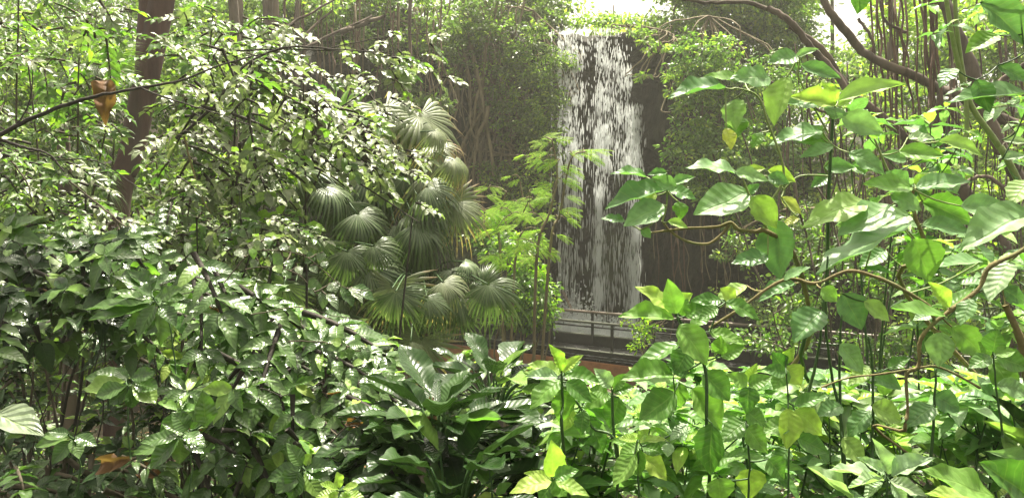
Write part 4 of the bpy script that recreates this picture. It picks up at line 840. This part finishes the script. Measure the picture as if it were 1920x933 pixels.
traced('oval_leaflet_vine', 'tier of paired pale edged leaflets at the right tip of the left shrub', 'vine', 2.8, (560, 660), [[(540, 640), (600, 640), (640, 652), (690, 660)], [(620, 830), (650, 800), (700, 800), (740, 820)]],
       [(650, 648, 612, 655, 20), (650, 650, 640, 670, 16), (655, 650, 655, 675, 16), (665, 650, 682, 676, 16), (680, 650, 690, 678, 14), (655, 645, 686, 648, 14), (640, 644, 620, 640, 16), (670, 800, 668, 835, 22), (690, 798, 700, 835, 18), (700, 800, 730, 848, 22), (700, 798, 742, 820, 20), (690, 805, 682, 838, 20), (610, 790, 580, 800, 20), (640, 790, 610, 800, 22)], 'glossy', 'ell', size='mid', smat='twig', r=.003, ratio=.5)
traced('glossy_seedling', 'whorl of large glossy leaflets at the bottom left of the dark clump', 'plant', 2.5, (568, 960), [[(568, 960), (570, 920), (567, 876)]],
       [(565, 872, 537, 830, 26), (570, 870, 585, 850, 20), (562, 876, 500, 900, 32), (562, 880, 515, 925, 34), (568, 882, 578, 920, 24), (573, 880, 620, 900, 30), (573, 876, 625, 876, 24), (570, 884, 600, 935, 34), (560, 884, 545, 938, 36)], 'glossy', 'ell')
traced('young_shoot', 'yellow green young shoot at the very bottom left of centre', 'plant', 2.2, (640, 970), [[(640, 970), (640, 940), (640, 918)]],
       [(638, 915, 631, 884, 16), (642, 916, 672, 908, 12), (636, 918, 600, 906, 12), (636, 922, 592, 932, 16), (645, 920, 685, 940, 16), (640, 922, 650, 945, 24), (634, 920, 618, 940, 18)], 'young', 'obov')

# dead leaves caught in the foliage
for (px, py, tx, ty, w, D, key, mk, lb) in [
    (202, 150, 198, 236, 40, 5.6, 'crumple0', 'dead', 'large crumpled orange dead leaf hanging beside the reddish trunk'),
    (402, 565, 410, 604, 18, 3.3, 'crumple1', 'dead', 'narrow orange dead leaf hanging over the left shrub'),
    (93, 545, 112, 560, 18, 4, 'crumple0', 'dead', 'small orange brown dead leaf at far left'),
    (190, 868, 250, 858, 34, 3.0, 'crumple1', 'dead', 'broad orange brown dead leaf lying in the dark at bottom left'),
    (355, 800, 380, 806, 18, 2.75, 'crumple0', 'dead', 'small orange dead leaf beside the large oval leaves'),
    (265, 885, 310, 895, 30, 3.6, 'crumple1', 'dead', 'dull brown dead leaf in the bottom left shade'),
    (620, 738, 660, 722, 26, 3.2, 'crumple0', 'dead', 'pale tan dead leaf on the left shrub tip'),
    (650, 790, 692, 796, 18, 3.1, 'crumple1', 'dead', 'orange dead leaf above the dark broad leaved clump'),
    (812, 780, 812, 804, 18, 2.9, 'crumple0', 'dead', 'curled brown leaf in the heart of the dark clump'),
    (810, 745, 806, 760, 10, 3.0, 'crumple1', 'dead', 'tiny brown leaf above the curled one in the dark clump'),
    (882, 815, 888, 832, 12, 2.8, 'crumple0', 'dead', 'small brown leaf right of the heart of the dark clump'),
    (725, 905, 740, 914, 10, 2.6, 'crumple1', 'dead', 'reddish dead leaf low at the left of the dark clump')]:
    P = Plant('dead_leaf', lb, 'dead leaf', at(px, py, D)); P.e['label'] = lb
    a, b = at(px, py, D), at(tx, ty, D - .03); d = b - a; L = d.length; n = (CAM - a).normalized() + unit() * .3
    m4 = frame(a, d, n, L, max(w / F * D, .3 * L)); o = link('blade', tpl_mesh(key, mk), P.e, P.inv @ m4)
    P.stem([a, a - d.normalized() * L * .25], .0015, .001, 'twig', 'stalk', sub=3, k=4)
for (px, py, h, lb) in [(592, 190, 70, 'dark shrivelled leaf cluster hanging left above the whitish palm frond'), (684, 230, 60, 'dark shrivelled leaf cluster hanging beside the upper palm fronds'), (545, 400, 50, 'long dark shrivelled leaf cluster over the palm shadow'), (610, 700, 60, 'dark shrivelled leaf cluster inside the left foreground shrub')]:
    D = 5.6 if px != 610 else 3.3
    P = Plant('dried_leaf_cluster', lb, 'dried leaves', at(px, py, D)); P.stem([at(px, py - 12, D), at(px + 2, py + h * .5, D), at(px, py + h, D)], .006, .003, 'darktwig', 'stalk')
    for k in range(9):
        t = k / 8; a = at(px + R(-4, 4), py + h * t, D); P.leaf(a, Vector((R(-.5, .5), R(-.4, .4), -1)), unit(), R(14, 24) / F * D, R(6, 9) / F * D, pick(('crumple', 'big')), 'deadgrey')
    P.finish()

# ================================================================== DARK BROAD-LEAVED CLUMP, bottom centre
def clump(label, cx, cy, D, n, L, spread, mk='dark', seed=1):
    c = at(cx, cy, D); P = Plant('broad_leaf_clump', label, 'plant', c, 'dark broad leaved plants at bottom centre', twigmat='greenstem')
    for k in range(n):
        a = k * 2.4 + R(-.2, .2); f = ((k + .5) / n) ** .6; el = 1.45 - f * 1.25 + R(-.15, .15)
        h = Vector((cos(a), sin(a), 0)); d0 = (h * cos(el) + Vector((0, 0, sin(el)))); pl = spread * R(.75, 1.1)
        p = c + h * .03; q = c + d0 * pl; d1 = (h * cos(el - .75) + Vector((0, 0, sin(el - .75)))).normalized(); l = L * R(.75, 1.15)
        n_ = (Vector((0, 0, 1)) * cos(el - .75) - h * sin(el - .75)) + unit() * .25
        P.twig([p, p.lerp(q, .5) + Vector((0, 0, .03)), q], .006, .004, sub=2); P.leaf(q, d1, n_, l, l * R(.4, .5), pick((random.choice(('ell', 'obov', 'obov')), 'big')), 'bright' if random.random() < .02 else mk)
    P.finish(); return P
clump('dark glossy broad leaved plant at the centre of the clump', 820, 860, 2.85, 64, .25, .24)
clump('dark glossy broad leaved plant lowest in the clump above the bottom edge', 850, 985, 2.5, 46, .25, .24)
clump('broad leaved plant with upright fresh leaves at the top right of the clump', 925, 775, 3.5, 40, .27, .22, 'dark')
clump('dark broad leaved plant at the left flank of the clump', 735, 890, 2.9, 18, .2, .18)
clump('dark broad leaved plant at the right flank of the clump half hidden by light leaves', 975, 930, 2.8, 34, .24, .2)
traced('pale_leaf_plant', 'small plant with whitish lit leaves at the right of the dark clump', 'plant', 2.4, (925, 950), [[(925, 950), (920, 900), (915, 872)]],
       [(915, 870, 900, 878, 20, 'silver'), (915, 870, 958, 880, 26, 'silver'), (912, 868, 905, 850, 12), (916, 866, 925, 852, 12), (930, 930, 885, 945, 16, 'bright'), (930, 925, 960, 905, 16, 'bright')], 'pale', 'ell')

# ================================================================== RIGHT SIDE: large-leaved shrubs, traced leaf by leaf
b = gz(2.35, 3.3)
P = Plant('large_leaved_shrub', 'large leaved shrub whose knotty yellow brown branch reaches left across the waterfall rock', 'shrub', b, twigmat='palestem')
D = 2.7
P.stem([b, at(1500, 800, 3.2), at(1520, 620, 3), at(1490, 480, 2.8), at(1440, 435, D), at(1415, 434, D), at(1385, 430, D), at(1370, 417, D), at(1345, 425, D), at(1285, 428, D), at(1222, 436, D)], .012, .004, 'tan', 'branch', bumpy=True)
P.stem([at(1370, 418, D), at(1352, 440, D), at(1326, 457, D), at(1288, 452, D), at(1258, 434, D), at(1242, 415, D)], .006, .004, 'tan', 'branch', bumpy=True)
P.stem([at(1242, 415, D), at(1250, 385, D), at(1252, 350, D), at(1262, 340, D)], .004, .003, 'palestem', 'branch')
P.stem([at(1440, 435, D), at(1425, 400, D), at(1405, 365, D), at(1390, 328, D)], .006, .004, 'palestem', 'branch')
P.stem([at(1425, 400, D), at(1470, 330, D), at(1440, 230, D), at(1420, 180, D), at(1380, 165, D)], .005, .003, 'palestem', 'branch')
for l in [(1360, 165, 1252, 186, 20), (1395, 150, 1320, 143, 14, 'bright'), (1445, 148, 1368, 148, 34), (1377, 186, 1380, 244, 43), (1385, 220, 1378, 262, 40, 'bright'), (1362, 240, 1371, 281, 24, 'yellow'), (1428, 248, 1409, 279, 18, 'bright'),
          (1212, 332, 1145, 326, 11), (1250, 324, 1214, 328, 13), (1268, 350, 1222, 332, 26), (1250, 356, 1135, 392, 30), (1255, 356, 1306, 374, 20), (1245, 384, 1169, 424, 42), (1172, 414, 1126, 410, 14), (1203, 430, 1220, 446, 18), (1272, 378, 1276, 412, 27, 'bright'), (1232, 366, 1196, 372, 22, 'bright'), (1252, 415, 1290, 428, 14), (1236, 408, 1210, 418, 12), (1260, 345, 1302, 332, 16),
          (1402, 358, 1300, 402, 54), (1410, 372, 1360, 404, 24, 'bright'), (1410, 368, 1456, 428, 46, 'bright'), (1386, 326, 1285, 315, 18), (1378, 322, 1442, 340, 22), (1400, 322, 1435, 316, 14, 'bright'), (1450, 412, 1464, 525, 64, 'big'), (1440, 478, 1371, 494, 28), (1400, 365, 1425, 345, 18), (1440, 330, 1480, 345, 24)]:
    leaf_px(P, *l[:5], D + R(-.12, .12), l[5] if len(l) > 5 else 'big', 'ell', 'big', ratio=.5)
P.finish()
b = gz(3.0, 3.9)
P = Plant('large_leaved_shrub', 'tall shrub with a fresh green whorl at the tip of its dark upright stem', 'shrub', b, twigmat='palestem')
D = 2.9
P.stem([b, at(1545, 760, 3.1), at(1550, 560, D), at(1553, 400, D), at(1557, 300, D), at(1563, 205, D)], .009, .006, 'greenstem', 'stem')
P.stem([at(1553, 330, D), at(1500, 330, D), at(1470, 355, D)], .004, .003, 'palestem', 'branch')
P.stem([at(1553, 250, D), at(1500, 150, D), at(1500, 118, D)], .004, .003, 'palestem', 'branch')
for l in [(1565, 192, 1460, 193, 26), (1568, 198, 1480, 182, 30, 'bright'), (1568, 190, 1541, 153, 22, 'young'), (1572, 190, 1698, 158, 26, 'big'), (1572, 196, 1602, 184, 18, 'young'), (1566, 200, 1562, 224, 40, 'big'), (1578, 220, 1657, 250, 42), (1542, 246, 1441, 273, 26), (1558, 270, 1494, 266, 20, 'bright'), (1562, 272, 1500, 296, 20), (1545, 312, 1603, 314, 26), (1592, 286, 1660, 328, 28), (1497, 106, 1438, 118, 26), (1492, 108, 1536, 92, 12), (1502, 122, 1577, 148, 22), (1475, 145, 1452, 236, 42), (1500, 130, 1470, 110, 18), (1465, 370, 1502, 402, 18, 'yellow'), (1497, 408, 1468, 424, 13, 'yellow'), (1540, 258, 1520, 235, 24, 'big'), (1555, 330, 1520, 352, 22), (1440, 320, 1492, 342, 22, 'bright'), (1470, 345, 1440, 338, 20)]:
    leaf_px(P, *l[:5], D + R(-.12, .12), l[5] if len(l) > 5 else 'big', 'ell', 'big', ratio=.44)
P.finish()
b = gz(4.1, 4.1)
P = Plant('large_leaved_shrub', 'shrub with tiers of large wavy leaves in the middle of the right side', 'shrub', b, twigmat='palestem')
D = 2.8
P.stem([b, at(1745, 611, 3.1), at(1740, 480, D), at(1715, 400, D), at(1712, 352, D)], .011, .005, 'tan', 'stem')
P.stem([at(1740, 480, D), at(1690, 425, D), at(1640, 440, D), at(1600, 400, D)], .005, .004, 'palestem', 'branch')
P.stem([at(1715, 400, D), at(1670, 330, D), at(1640, 260, D)], .006, .004, 'palestem', 'branch')
for l in [(1710, 350, 1618, 345, 28, 'bright'), (1718, 352, 1822, 340, 26), (1705, 346, 1660, 322, 34), (1670, 365, 1728, 394, 30), (1730, 378, 1824, 420, 46, 'bright'), (1706, 402, 1603, 447, 52), (1702, 420, 1530, 514, 32), (1626, 378, 1504, 427, 44), (1672, 385, 1570, 442, 50), (1802, 386, 1902, 402, 38, 'big'), (1686, 284, 1772, 293, 26, 'bright'), (1702, 258, 1754, 262, 14, 'pale'), (1760, 265, 1842, 293, 20), (1712, 448, 1742, 527, 66, 'bright'), (1730, 420, 1826, 440, 26), (1622, 504, 1674, 513, 12), (1840, 490, 1760, 500, 20), (1660, 468, 1610, 500, 30), (1700, 300, 1650, 290, 20), (1715, 345, 1745, 330, 22, 'young'), (1740, 500, 1690, 490, 22)]:
    leaf_px(P, *l[:5], D + R(-.14, .14), l[5] if len(l) > 5 else 'big', 'ell', 'big', ratio=.48)
P.finish()
b = gz(2.9, 2.6)
P = Plant('large_leaved_shrub', 'near shrub at the right edge with very large pale leaves on a mossy knotted branch', 'shrub', b, twigmat='tan')
D = 2.2
P.stem([b, at(1705, 851, 2.4), at(1697, 806, D), at(1702, 766, D), at(1700, 701, D), at(1722, 686, D), at(1725, 641, D), at(1745, 611, D), at(1790, 576, D), at(1835, 541, D), at(1855, 501, D), at(1905, 476, D), at(1960, 440, D)], .004, .008, 'tan', 'branch', bumpy=True)
P.stem([at(1540, 726, D), at(1590, 708, D), at(1650, 701, D), at(1720, 690, D), at(1752, 686, D), at(1790, 700, D), at(1838, 727, D)], .003, .004, 'tan', 'branch', bumpy=True)
P.stem([at(1330, 614, D), at(1385, 580, D), at(1440, 540, D), at(1482, 522, D), at(1530, 531, D), at(1588, 508, D), at(1640, 518, D), at(1690, 541, D), at(1742, 575, D), at(1752, 605, D)], .005, .006, 'tan', 'branch', bumpy=True)
P.stem([at(1885, 571, D), at(1915, 641, D), at(1925, 716, D), at(1950, 800, D)], .011, .009, 'tan', 'branch', bumpy=True)
for l in [(1935, 398, 1800, 472, 56, 'big'), (1930, 338, 1896, 385, 44, 'big'), (1780, 575, 1740, 528, 24, 'young'), (1776, 578, 1828, 538, 18, 'bright'), (1770, 590, 1670, 577, 20, 'bright'), (1892, 490, 1856, 566, 42, 'pale'), (1765, 622, 1760, 688, 46), (1785, 612, 1848, 674, 42, 'bright'), (1400, 535, 1340, 570, 22), (1490, 530, 1422, 566, 24, 'big'), (1470, 525, 1520, 500, 14), (1540, 540, 1570, 565, 30, 'bright'), (1880, 540, 1920, 570, 30), (1750, 590, 1712, 600, 18, 'pale'), (1820, 560, 1800, 610, 30)]:
    leaf_px(P, *l[:5], D + R(-.08, .08), l[5] if len(l) > 5 else 'big', 'ell', 'big', ratio=.5)
P.finish()
traced('overhanging_plant', 'big dark leaf hanging close at the upper right corner', 'plant', 1.5, (1960, 20), [[(1990, -60), (1950, -20), (1905, 0)]], [(1838, 4, 1935, 92, 46, 'big'), (1935, 178, 1778, 192, 22, 'big'), (1870, 66, 1810, 100, 30, 'bright'), (1872, 122, 1935, 158, 22, 'big'), (1830, 150, 1856, 212, 36, 'big'), (1790, 128, 1762, 165, 24, 'big'), (1880, 298, 1925, 292, 13, 'pale'), (1880, 262, 1930, 268, 13, 'pale')], 'big', 'ell', r=.004)
traced('overhanging_plant', 'single backlit leaf tip hanging from the top edge in the sun glare', 'plant', 2.0, (1612, -60), [[(1620, -90), (1614, -50), (1611, -16)]], [(1610, -18, 1607, 27, 32, 'bright')], 'bright', 'ell', r=.003)
P = Plant('young_tree', 'slim pale green stem slanting up at the far right', 'tree', gz(5.2, 5.2)); P.stem([P.base, at(1925, 370, 5.2), at(1870, 270, 5.2), at(1820, 195, 5.2), at(1790, 90, 5.2), at(1770, -30, 5.2)], .026, .014, 'palestem', 'trunk', k=8)
P.stem([at(1812, 280, 5.2), at(1812, 190, 5.2), at(1795, 60, 5.2), at(1790, -30, 5.2)], .018, .014, 'palestem', 'branch')
for k in range(26):
    c = at(R(1740, 1925), R(-10, 330), 5.2 + R(-.4, .4)); q = P.near(c); P.twig([q, c], .004, .002); rosette(P, c, 5, .16, 'big', up=.1, face=.3)
P.finish()

# whorled shrubs with bright leaves, bottom right: traced whorls, then the mass behind them
b = gz(.75, 3.0)
P = Plant('bright_leaved_shrub', 'bright green veined shrub with a tall whorl in front of the footbridge', 'shrub', b, twigmat='greenstem'); D = 2.15
P.stem([b, at(1330, 900, D + .1), at(1325, 800, D), at(1322, 690, D), at(1290, 630, D), at(1270, 592, D)], .006, .004, 'greenstem', 'stem')
for l in [(1264, 598, 1159, 594, 28), (1263, 582, 1190, 537, 26, 'bright'), (1268, 588, 1252, 522, 34), (1262, 578, 1299, 550, 30, 'young'), (1264, 582, 1238, 570, 14, 'young'), (1276, 590, 1290, 560, 30), (1284, 592, 1345, 572, 28), (1294, 612, 1342, 586, 20), (1274, 608, 1326, 684, 52), (1272, 643, 1190, 690, 26), (1262, 702, 1163, 712, 40), (1266, 735, 1198, 786, 56), (1272, 716, 1275, 763, 38, 'bright'), (1298, 727, 1352, 806, 52), (1318, 698, 1368, 752, 50), (1335, 793, 1332, 890, 50), (1292, 655, 1266, 700, 44), (1330, 622, 1400, 646, 22), (1352, 664, 1352, 628, 28, 'bright'), (1352, 668, 1397, 648, 32), (1352, 562, 1294, 564, 22), (1360, 566, 1425, 600, 24), (1380, 560, 1350, 540, 28), (1290, 700, 1250, 680, 26), (1265, 690, 1300, 660, 22, 'young'), (1345, 575, 1310, 600, 24)]:
    leaf_px(P, *l[:5], D + R(-.08, .08), l[5] if len(l) > 5 else 'bright', 'ell', 'big', ratio=.46)
P.finish()
b = gz(.3, 2.7)
P = Plant('bright_leaved_shrub', 'light veined shrub with two upright lime leaves left of the tall whorl', 'shrub', b, twigmat='greenstem'); D = 2.25
P.stem([b, at(1058, 850, D), at(1055, 760, D), at(1053, 700, D)], .006, .004, 'greenstem', 'stem'); P.stem([b, at(1160, 880, D), at(1110, 800, D), at(1080, 750, D)], .005, .004, 'greenstem', 'stem'); P.stem([at(1160, 880, D), at(1150, 800, D), at(1148, 735, D)], .005, .004, 'greenstem', 'stem')
for l in [(1053, 695, 1029, 645, 20, 'young'), (1055, 697, 1094, 665, 16, 'young'), (1057, 699, 1090, 676, 16, 'bright'), (1050, 700, 989, 682, 26), (1058, 704, 1128, 718, 28), (1050, 712, 993, 767, 34), (1055, 728, 1050, 792, 42), (1062, 715, 1110, 755, 34), (1046, 706, 985, 705, 20, 'pale'), (1146, 726, 1113, 690, 28, 'pale'), (1140, 735, 1097, 765, 32), (1160, 744, 1142, 802, 44), (1150, 735, 1190, 725, 22), (1075, 765, 1052, 810, 28, 'young'), (1150, 728, 1180, 700, 22), (1140, 738, 1105, 728, 24), (1095, 770, 1090, 815, 30), (1110, 800, 1130, 850, 34)]:
    leaf_px(P, *l[:5], D + R(-.08, .08), l[5] if len(l) > 5 else 'bright', 'ell', 'big', ratio=.46)
P.finish()
traced('bright_leaved_shrub', 'yellow green shoot with one big upright leaf at the bottom centre', 'shrub', 1.9, (1040, 980), [[(1040, 980), (1040, 930), (1037, 896)]],
       [(1037, 893, 1034, 824, 36, 'young'), (1034, 898, 982, 886, 16, 'young'), (1040, 896, 1086, 880, 24, 'bright'), (1038, 900, 1062, 930, 40, 'bright'), (1034, 902, 955, 924, 28, 'bright'), (1042, 902, 1105, 930, 22, 'bright'), (1038, 900, 1010, 940, 30, 'bright')], 'young', 'ell')
traced('bright_leaved_shrub', 'shoot of light green leaves low between the two traced whorls', 'shrub', 2.1, (1197, 960), [[(1197, 960), (1197, 880), (1195, 828)]],
       [(1194, 824, 1160, 822, 14, 'young'), (1197, 824, 1218, 804, 18, 'young'), (1198, 828, 1256, 826, 12, 'young'), (1194, 838, 1200, 894, 34), (1190, 830, 1142, 826, 16), (1204, 836, 1245, 850, 30), (1198, 832, 1160, 860, 26), (1287, 796, 1256, 826, 18, 'pale'), (1256, 830, 1252, 856, 22, 'pale'), (1190, 850, 1150, 910, 34), (1205, 850, 1250, 900, 34)], 'bright', 'ell')
traced('bright_leaved_shrub', 'shoot with broad hanging leaves at the bottom right of centre', 'shrub', 2.2, (1410, 980), [[(1400, 980), (1405, 880), (1400, 780), (1405, 720)]],
       [(1410, 878, 1405, 938, 52), (1345, 895, 1350, 945, 50), (1405, 725, 1400, 778, 36), (1402, 720, 1360, 700, 26), (1405, 722, 1450, 705, 28), (1400, 770, 1440, 800, 34), (1398, 790, 1350, 830, 40), (1440, 860, 1470, 900, 40), (1402, 800, 1440, 850, 40), (1404, 716, 1420, 680, 22, 'young')], 'bright', 'ovate')
traced('bright_leaved_shrub', 'upright light green shoot left of the dark stems', 'shrub', 2.4, (1475, 960), [[(1475, 960), (1480, 820), (1474, 700), (1475, 670)]],
       [(1475, 692, 1447, 660, 32), (1475, 686, 1502, 722, 38), (1478, 765, 1474, 842, 42), (1490, 760, 1556, 742, 22), (1490, 768, 1542, 816, 40), (1494, 820, 1554, 850, 36), (1473, 690, 1450, 730, 34), (1474, 700, 1430, 690, 24), (1476, 680, 1490, 650, 20, 'young'), (1480, 790, 1430, 810, 34), (1480, 840, 1450, 880, 34)], 'bright', 'ell')
traced('dark_stemmed_shrub', 'shrub with tall dark green stems and hanging dark leaves right of the bright shrubs', 'shrub', 2.6, (1590, 960), [[(1590, 960), (1578, 800), (1556, 680), (1548, 580), (1552, 480)], [(1515, 740), (1536, 650), (1545, 560)], [(1582, 900), (1574, 700), (1578, 590)], [(1636, 860), (1636, 700), (1628, 630)], [(1745, 870), (1752, 760), (1756, 690)]],
       [(1540, 582, 1488, 642, 54, 'big'), (1580, 550, 1616, 618, 54, 'big'), (1620, 565, 1668, 602, 26), (1575, 645, 1618, 700, 32), (1665, 690, 1708, 670, 20, 'bright'), (1636, 700, 1690, 730, 30), (1632, 690, 1590, 720, 28), (1634, 760, 1690, 790, 40), (1630, 770, 1590, 820, 36), (1752, 740, 1800, 770, 40), (1750, 760, 1700, 800, 40), (1752, 700, 1790, 690, 26), (1578, 760, 1530, 780, 30), (1580, 820, 1620, 870, 36)], 'big', 'ell', smat='greenstem', r=.006)
traced('round_leaved_plant', 'plant with rounded yellow green leaves in front of the knotted branch at far right', 'plant', 2.0, (1870, 800), [[(1880, 820), (1870, 740), (1862, 664)]],
       [(1862, 660, 1872, 617, 38, 'bright'), (1866, 664, 1904, 658, 22, 'bright'), (1860, 672, 1902, 752, 42, 'bright'), (1868, 668, 1930, 692, 40, 'bright'), (1856, 666, 1816, 690, 28, 'bright'), (1860, 664, 1834, 640, 22, 'bright'), (1870, 720, 1930, 740, 30, 'big')], 'bright', 'ell', ratio=.55)
traced('pale_leaf_plant', 'pale grey green upright shoot at the bottom right', 'plant', 1.7, (1665, 980), [[(1665, 990), (1664, 940), (1665, 896)]],
       [(1665, 888, 1635, 820, 22), (1672, 892, 1754, 858, 30), (1660, 888, 1606, 856, 16), (1658, 900, 1590, 914, 14), (1656, 896, 1553, 880, 11), (1668, 900, 1740, 930, 22), (1596, 936, 1514, 874, 10, 'pale'), (1655, 904, 1620, 940, 18), (1668, 888, 1680, 850, 16), (1670, 905, 1700, 945, 24)], 'pale', 'lance')
traced('bright_leaved_shrub', 'very large bright leaves in the bottom right corner', 'shrub', 1.3, (1900, 990), [[(1910, 1010), (1900, 960), (1880, 930)]],
       [(1935, 935, 1836, 866, 62, 'bright'), (1865, 932, 1728, 880, 40, 'bright'), (1870, 945, 1735, 925, 26, 'young'), (1930, 920, 1900, 860, 50, 'bright')], 'bright', 'ell', r=.005)
traced('strap_leaved_plant', 'dark strap shaped leaves crossing behind the bottom right corner', 'plant', 2.1, (1960, 880), [[(1990, 980), (1965, 900), (1940, 840)]],
       [(1945, 850, 1842, 788, 16, 'big'), (1940, 880, 1848, 845, 22, 'big'), (1945, 830, 1860, 740, 20, 'dark')], 'big', 'lance', ratio=.2)

def mass(name, label, bx, D, poly, n, L, mk, mix=None, Dj=.35, shape='ell', nl=(6, 9), group='bright leaved shrubs filling the lower right', smat='greenstem', avoid=None, face=.35, size='mid'):
    b = at(bx, 900, D); b.z = ground_z(b.x, b.y); P = Plant(name, label, 'shrub', b, group, twigmat=smat)
    for k in range(4):
        x, y = region_pick(poly); e = at(x, y, D + R(-Dj, Dj) * .5); P.stem([P.base, P.base.lerp(e, .5) + Vector((R(-.1, .1), R(-.1, .1), .05)), e], .008, .004, smat, 'stem', k=5)
    for k in range(n):
        for _ in range(20):
            x, y = region_pick(poly)
            if not avoid or not any(((x - ax) / rx) ** 2 + ((y - ay) / ry) ** 2 < 1 for ax, ay, rx, ry in avoid): break
        c = at(x, y, D + R(-Dj, Dj)); q = P.near(c - Vector((0, 0, .12))); P.twig([q, q.lerp(c, .6) + Vector((0, 0, -.02)), c], .004, .003, sub=2)
        m = mk if not mix or random.random() > mix[1] else mix[0]
        rosette(P, c, random.randint(*nl), L * R(.75, 1.2), m, shape, size, face=face)
    P.finish(); return P
see = [(1110, 660, 80, 44)]
mass('bright_leaved_shrub', 'mass of light green whorls just right of the dark clump', 1080, 2.8, [(1040, 730, 933), (1130, 740, 933), (1230, 720, 933)], 30, .15, 'bright', mix=('pale', .15))
mass('bright_leaved_shrub', 'mass of light green whorls below the tall whorl', 1330, 2.9, [(1200, 760, 950), (1330, 690, 950), (1450, 660, 950)], 40, .155, 'bright', mix=('big', .3))
mass('bright_leaved_shrub', 'pale whorls behind the tall whorl just below the rails', 1400, 3.5, [(1290, 680, 800), (1420, 680, 820), (1560, 710, 840)], 40, .165, 'big', mix=('bright', .4))
mass('bright_leaved_shrub', 'shaded green whorls among the dark stems', 1620, 3.3, [(1500, 700, 950), (1640, 700, 950), (1800, 690, 950)], 46, .17, 'small', mix=('big', .4))  # duller leaf colour in place of shade deep in the mass
mass('bright_leaved_shrub', 'green whorls along the lower right edge', 1850, 3.0, [(1760, 720, 900), (1860, 700, 930), (1940, 640, 930)], 34, .18, 'big', mix=('bright', .4))
mass('bright_leaved_shrub', 'whorls with shade put into their dark leaf colour in the distance beneath the rails at right', 1560, 5.0, [(1480, 700, 800), (1620, 715, 820), (1800, 700, 820)], 48, .2, 'dark', mix=('big', .4), Dj=.6)  # dark leaf colour stands in for shade between the plants
mass('bright_leaved_shrub', 'dull green leaves tucked under the large wavy leaves at right', 1800, 4.0, [(1700, 420, 620), (1820, 380, 640), (1930, 380, 640)], 34, .2, 'big', mix=('bright', .3), Dj=.5, nl=(4, 6))
mass('bright_leaved_shrub', 'whorls low behind the dark clump left of the rusty wall', 960, 5.2, [(860, 660, 720), (960, 655, 740), (1010, 680, 760)], 12, .14, 'small', Dj=.4)
mass('bright_leaved_shrub', 'wavy leaved branches behind the fresh green whorl at upper right', 1650, 4.2, [(1580, 190, 400), (1690, 230, 420), (1800, 220, 420)], 24, .2, 'big', Dj=.5, nl=(3, 5), mix=('bright', .3))

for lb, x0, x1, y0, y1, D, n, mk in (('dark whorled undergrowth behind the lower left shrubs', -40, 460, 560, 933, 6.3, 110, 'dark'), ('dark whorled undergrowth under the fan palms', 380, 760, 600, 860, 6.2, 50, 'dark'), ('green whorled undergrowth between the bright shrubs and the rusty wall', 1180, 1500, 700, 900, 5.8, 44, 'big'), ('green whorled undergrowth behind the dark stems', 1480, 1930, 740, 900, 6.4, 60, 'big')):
    mass('undergrowth_shrub', lb, (x0 + x1) / 2, D, [(x0, y0, y1), ((x0 + x1) / 2, y0, y1), (x1, y0, y1)], n, .2, mk, mix=('small', .3), Dj=.7, avoid=[(1110, 665, 100, 50)], group='shady undergrowth behind the shrubs', shape='ell')  # dark leaves at left paint the deep shade of the hollow

# ground cover and litter
G = []
for k in range(42000):
    y = 2.0 + 21 * random.random() ** 1.3; x = R(-.75, .75) * y + R(-1, 1); dense = noise.noise((x * .35, y * .35, 5))
    if dense < -.3 or y > BL(x) - 1.5: continue
    p = Vector((x, y, ground_z(x, y) + R(.01, .35))); l = R(.08, .18)
    G.append((frame(p, Vector((R(-1, 1), R(-1, 1), R(-.2, .5))), Vector((0, 0, 1)) + unit() * .5, l, l * .5), pick(('ell', 'small')), random.choice(('dark', 'dark', 'small')), 1))
o = merged('ground_cover', G, None, (0, 0, 0)); tag(o, 'low leafy ground cover on the dark soil under the shrubs', 'ground cover')
G = []
for k in range(5000):
    y = 2 + 20 * random.random(); x = R(-.75, .75) * y + R(-1, 1)
    if y > BL(x) - 1.2: continue
    l = R(.06, .14); G.append((frame(Vector((x, y, ground_z(x, y) + .02)), Vector((R(-1, 1), R(-1, 1), R(-.1, .1))), Vector((0, 0, 1)) + unit() * .3, l, l * .5), pick(('ell', 'small')), 'dead', 1))
o = merged('leaf_litter', G, None, (0, 0, 0)); tag(o, 'scattered brown leaf litter on the dark soil under the shrubs', 'leaf litter')

# moist air
HAZE = .0013
if HAZE:
    hb = Bag(); hb.box((0, 28, 9), (60, 0, 0), (0, 33, 0), (0, 0, 10.5)); m, n, L, out = nodes('moist_air')
    v = n.new('ShaderNodeVolumePrincipled'); v.inputs['Color'].default_value = (1, .98, .9, 1); v.inputs['Density'].default_value = HAZE; v.inputs['Anisotropy'].default_value = .35
    L.new(v.outputs[0], out.inputs['Volume']); h = hb.obj('haze', m); h['kind'] = 'stuff'
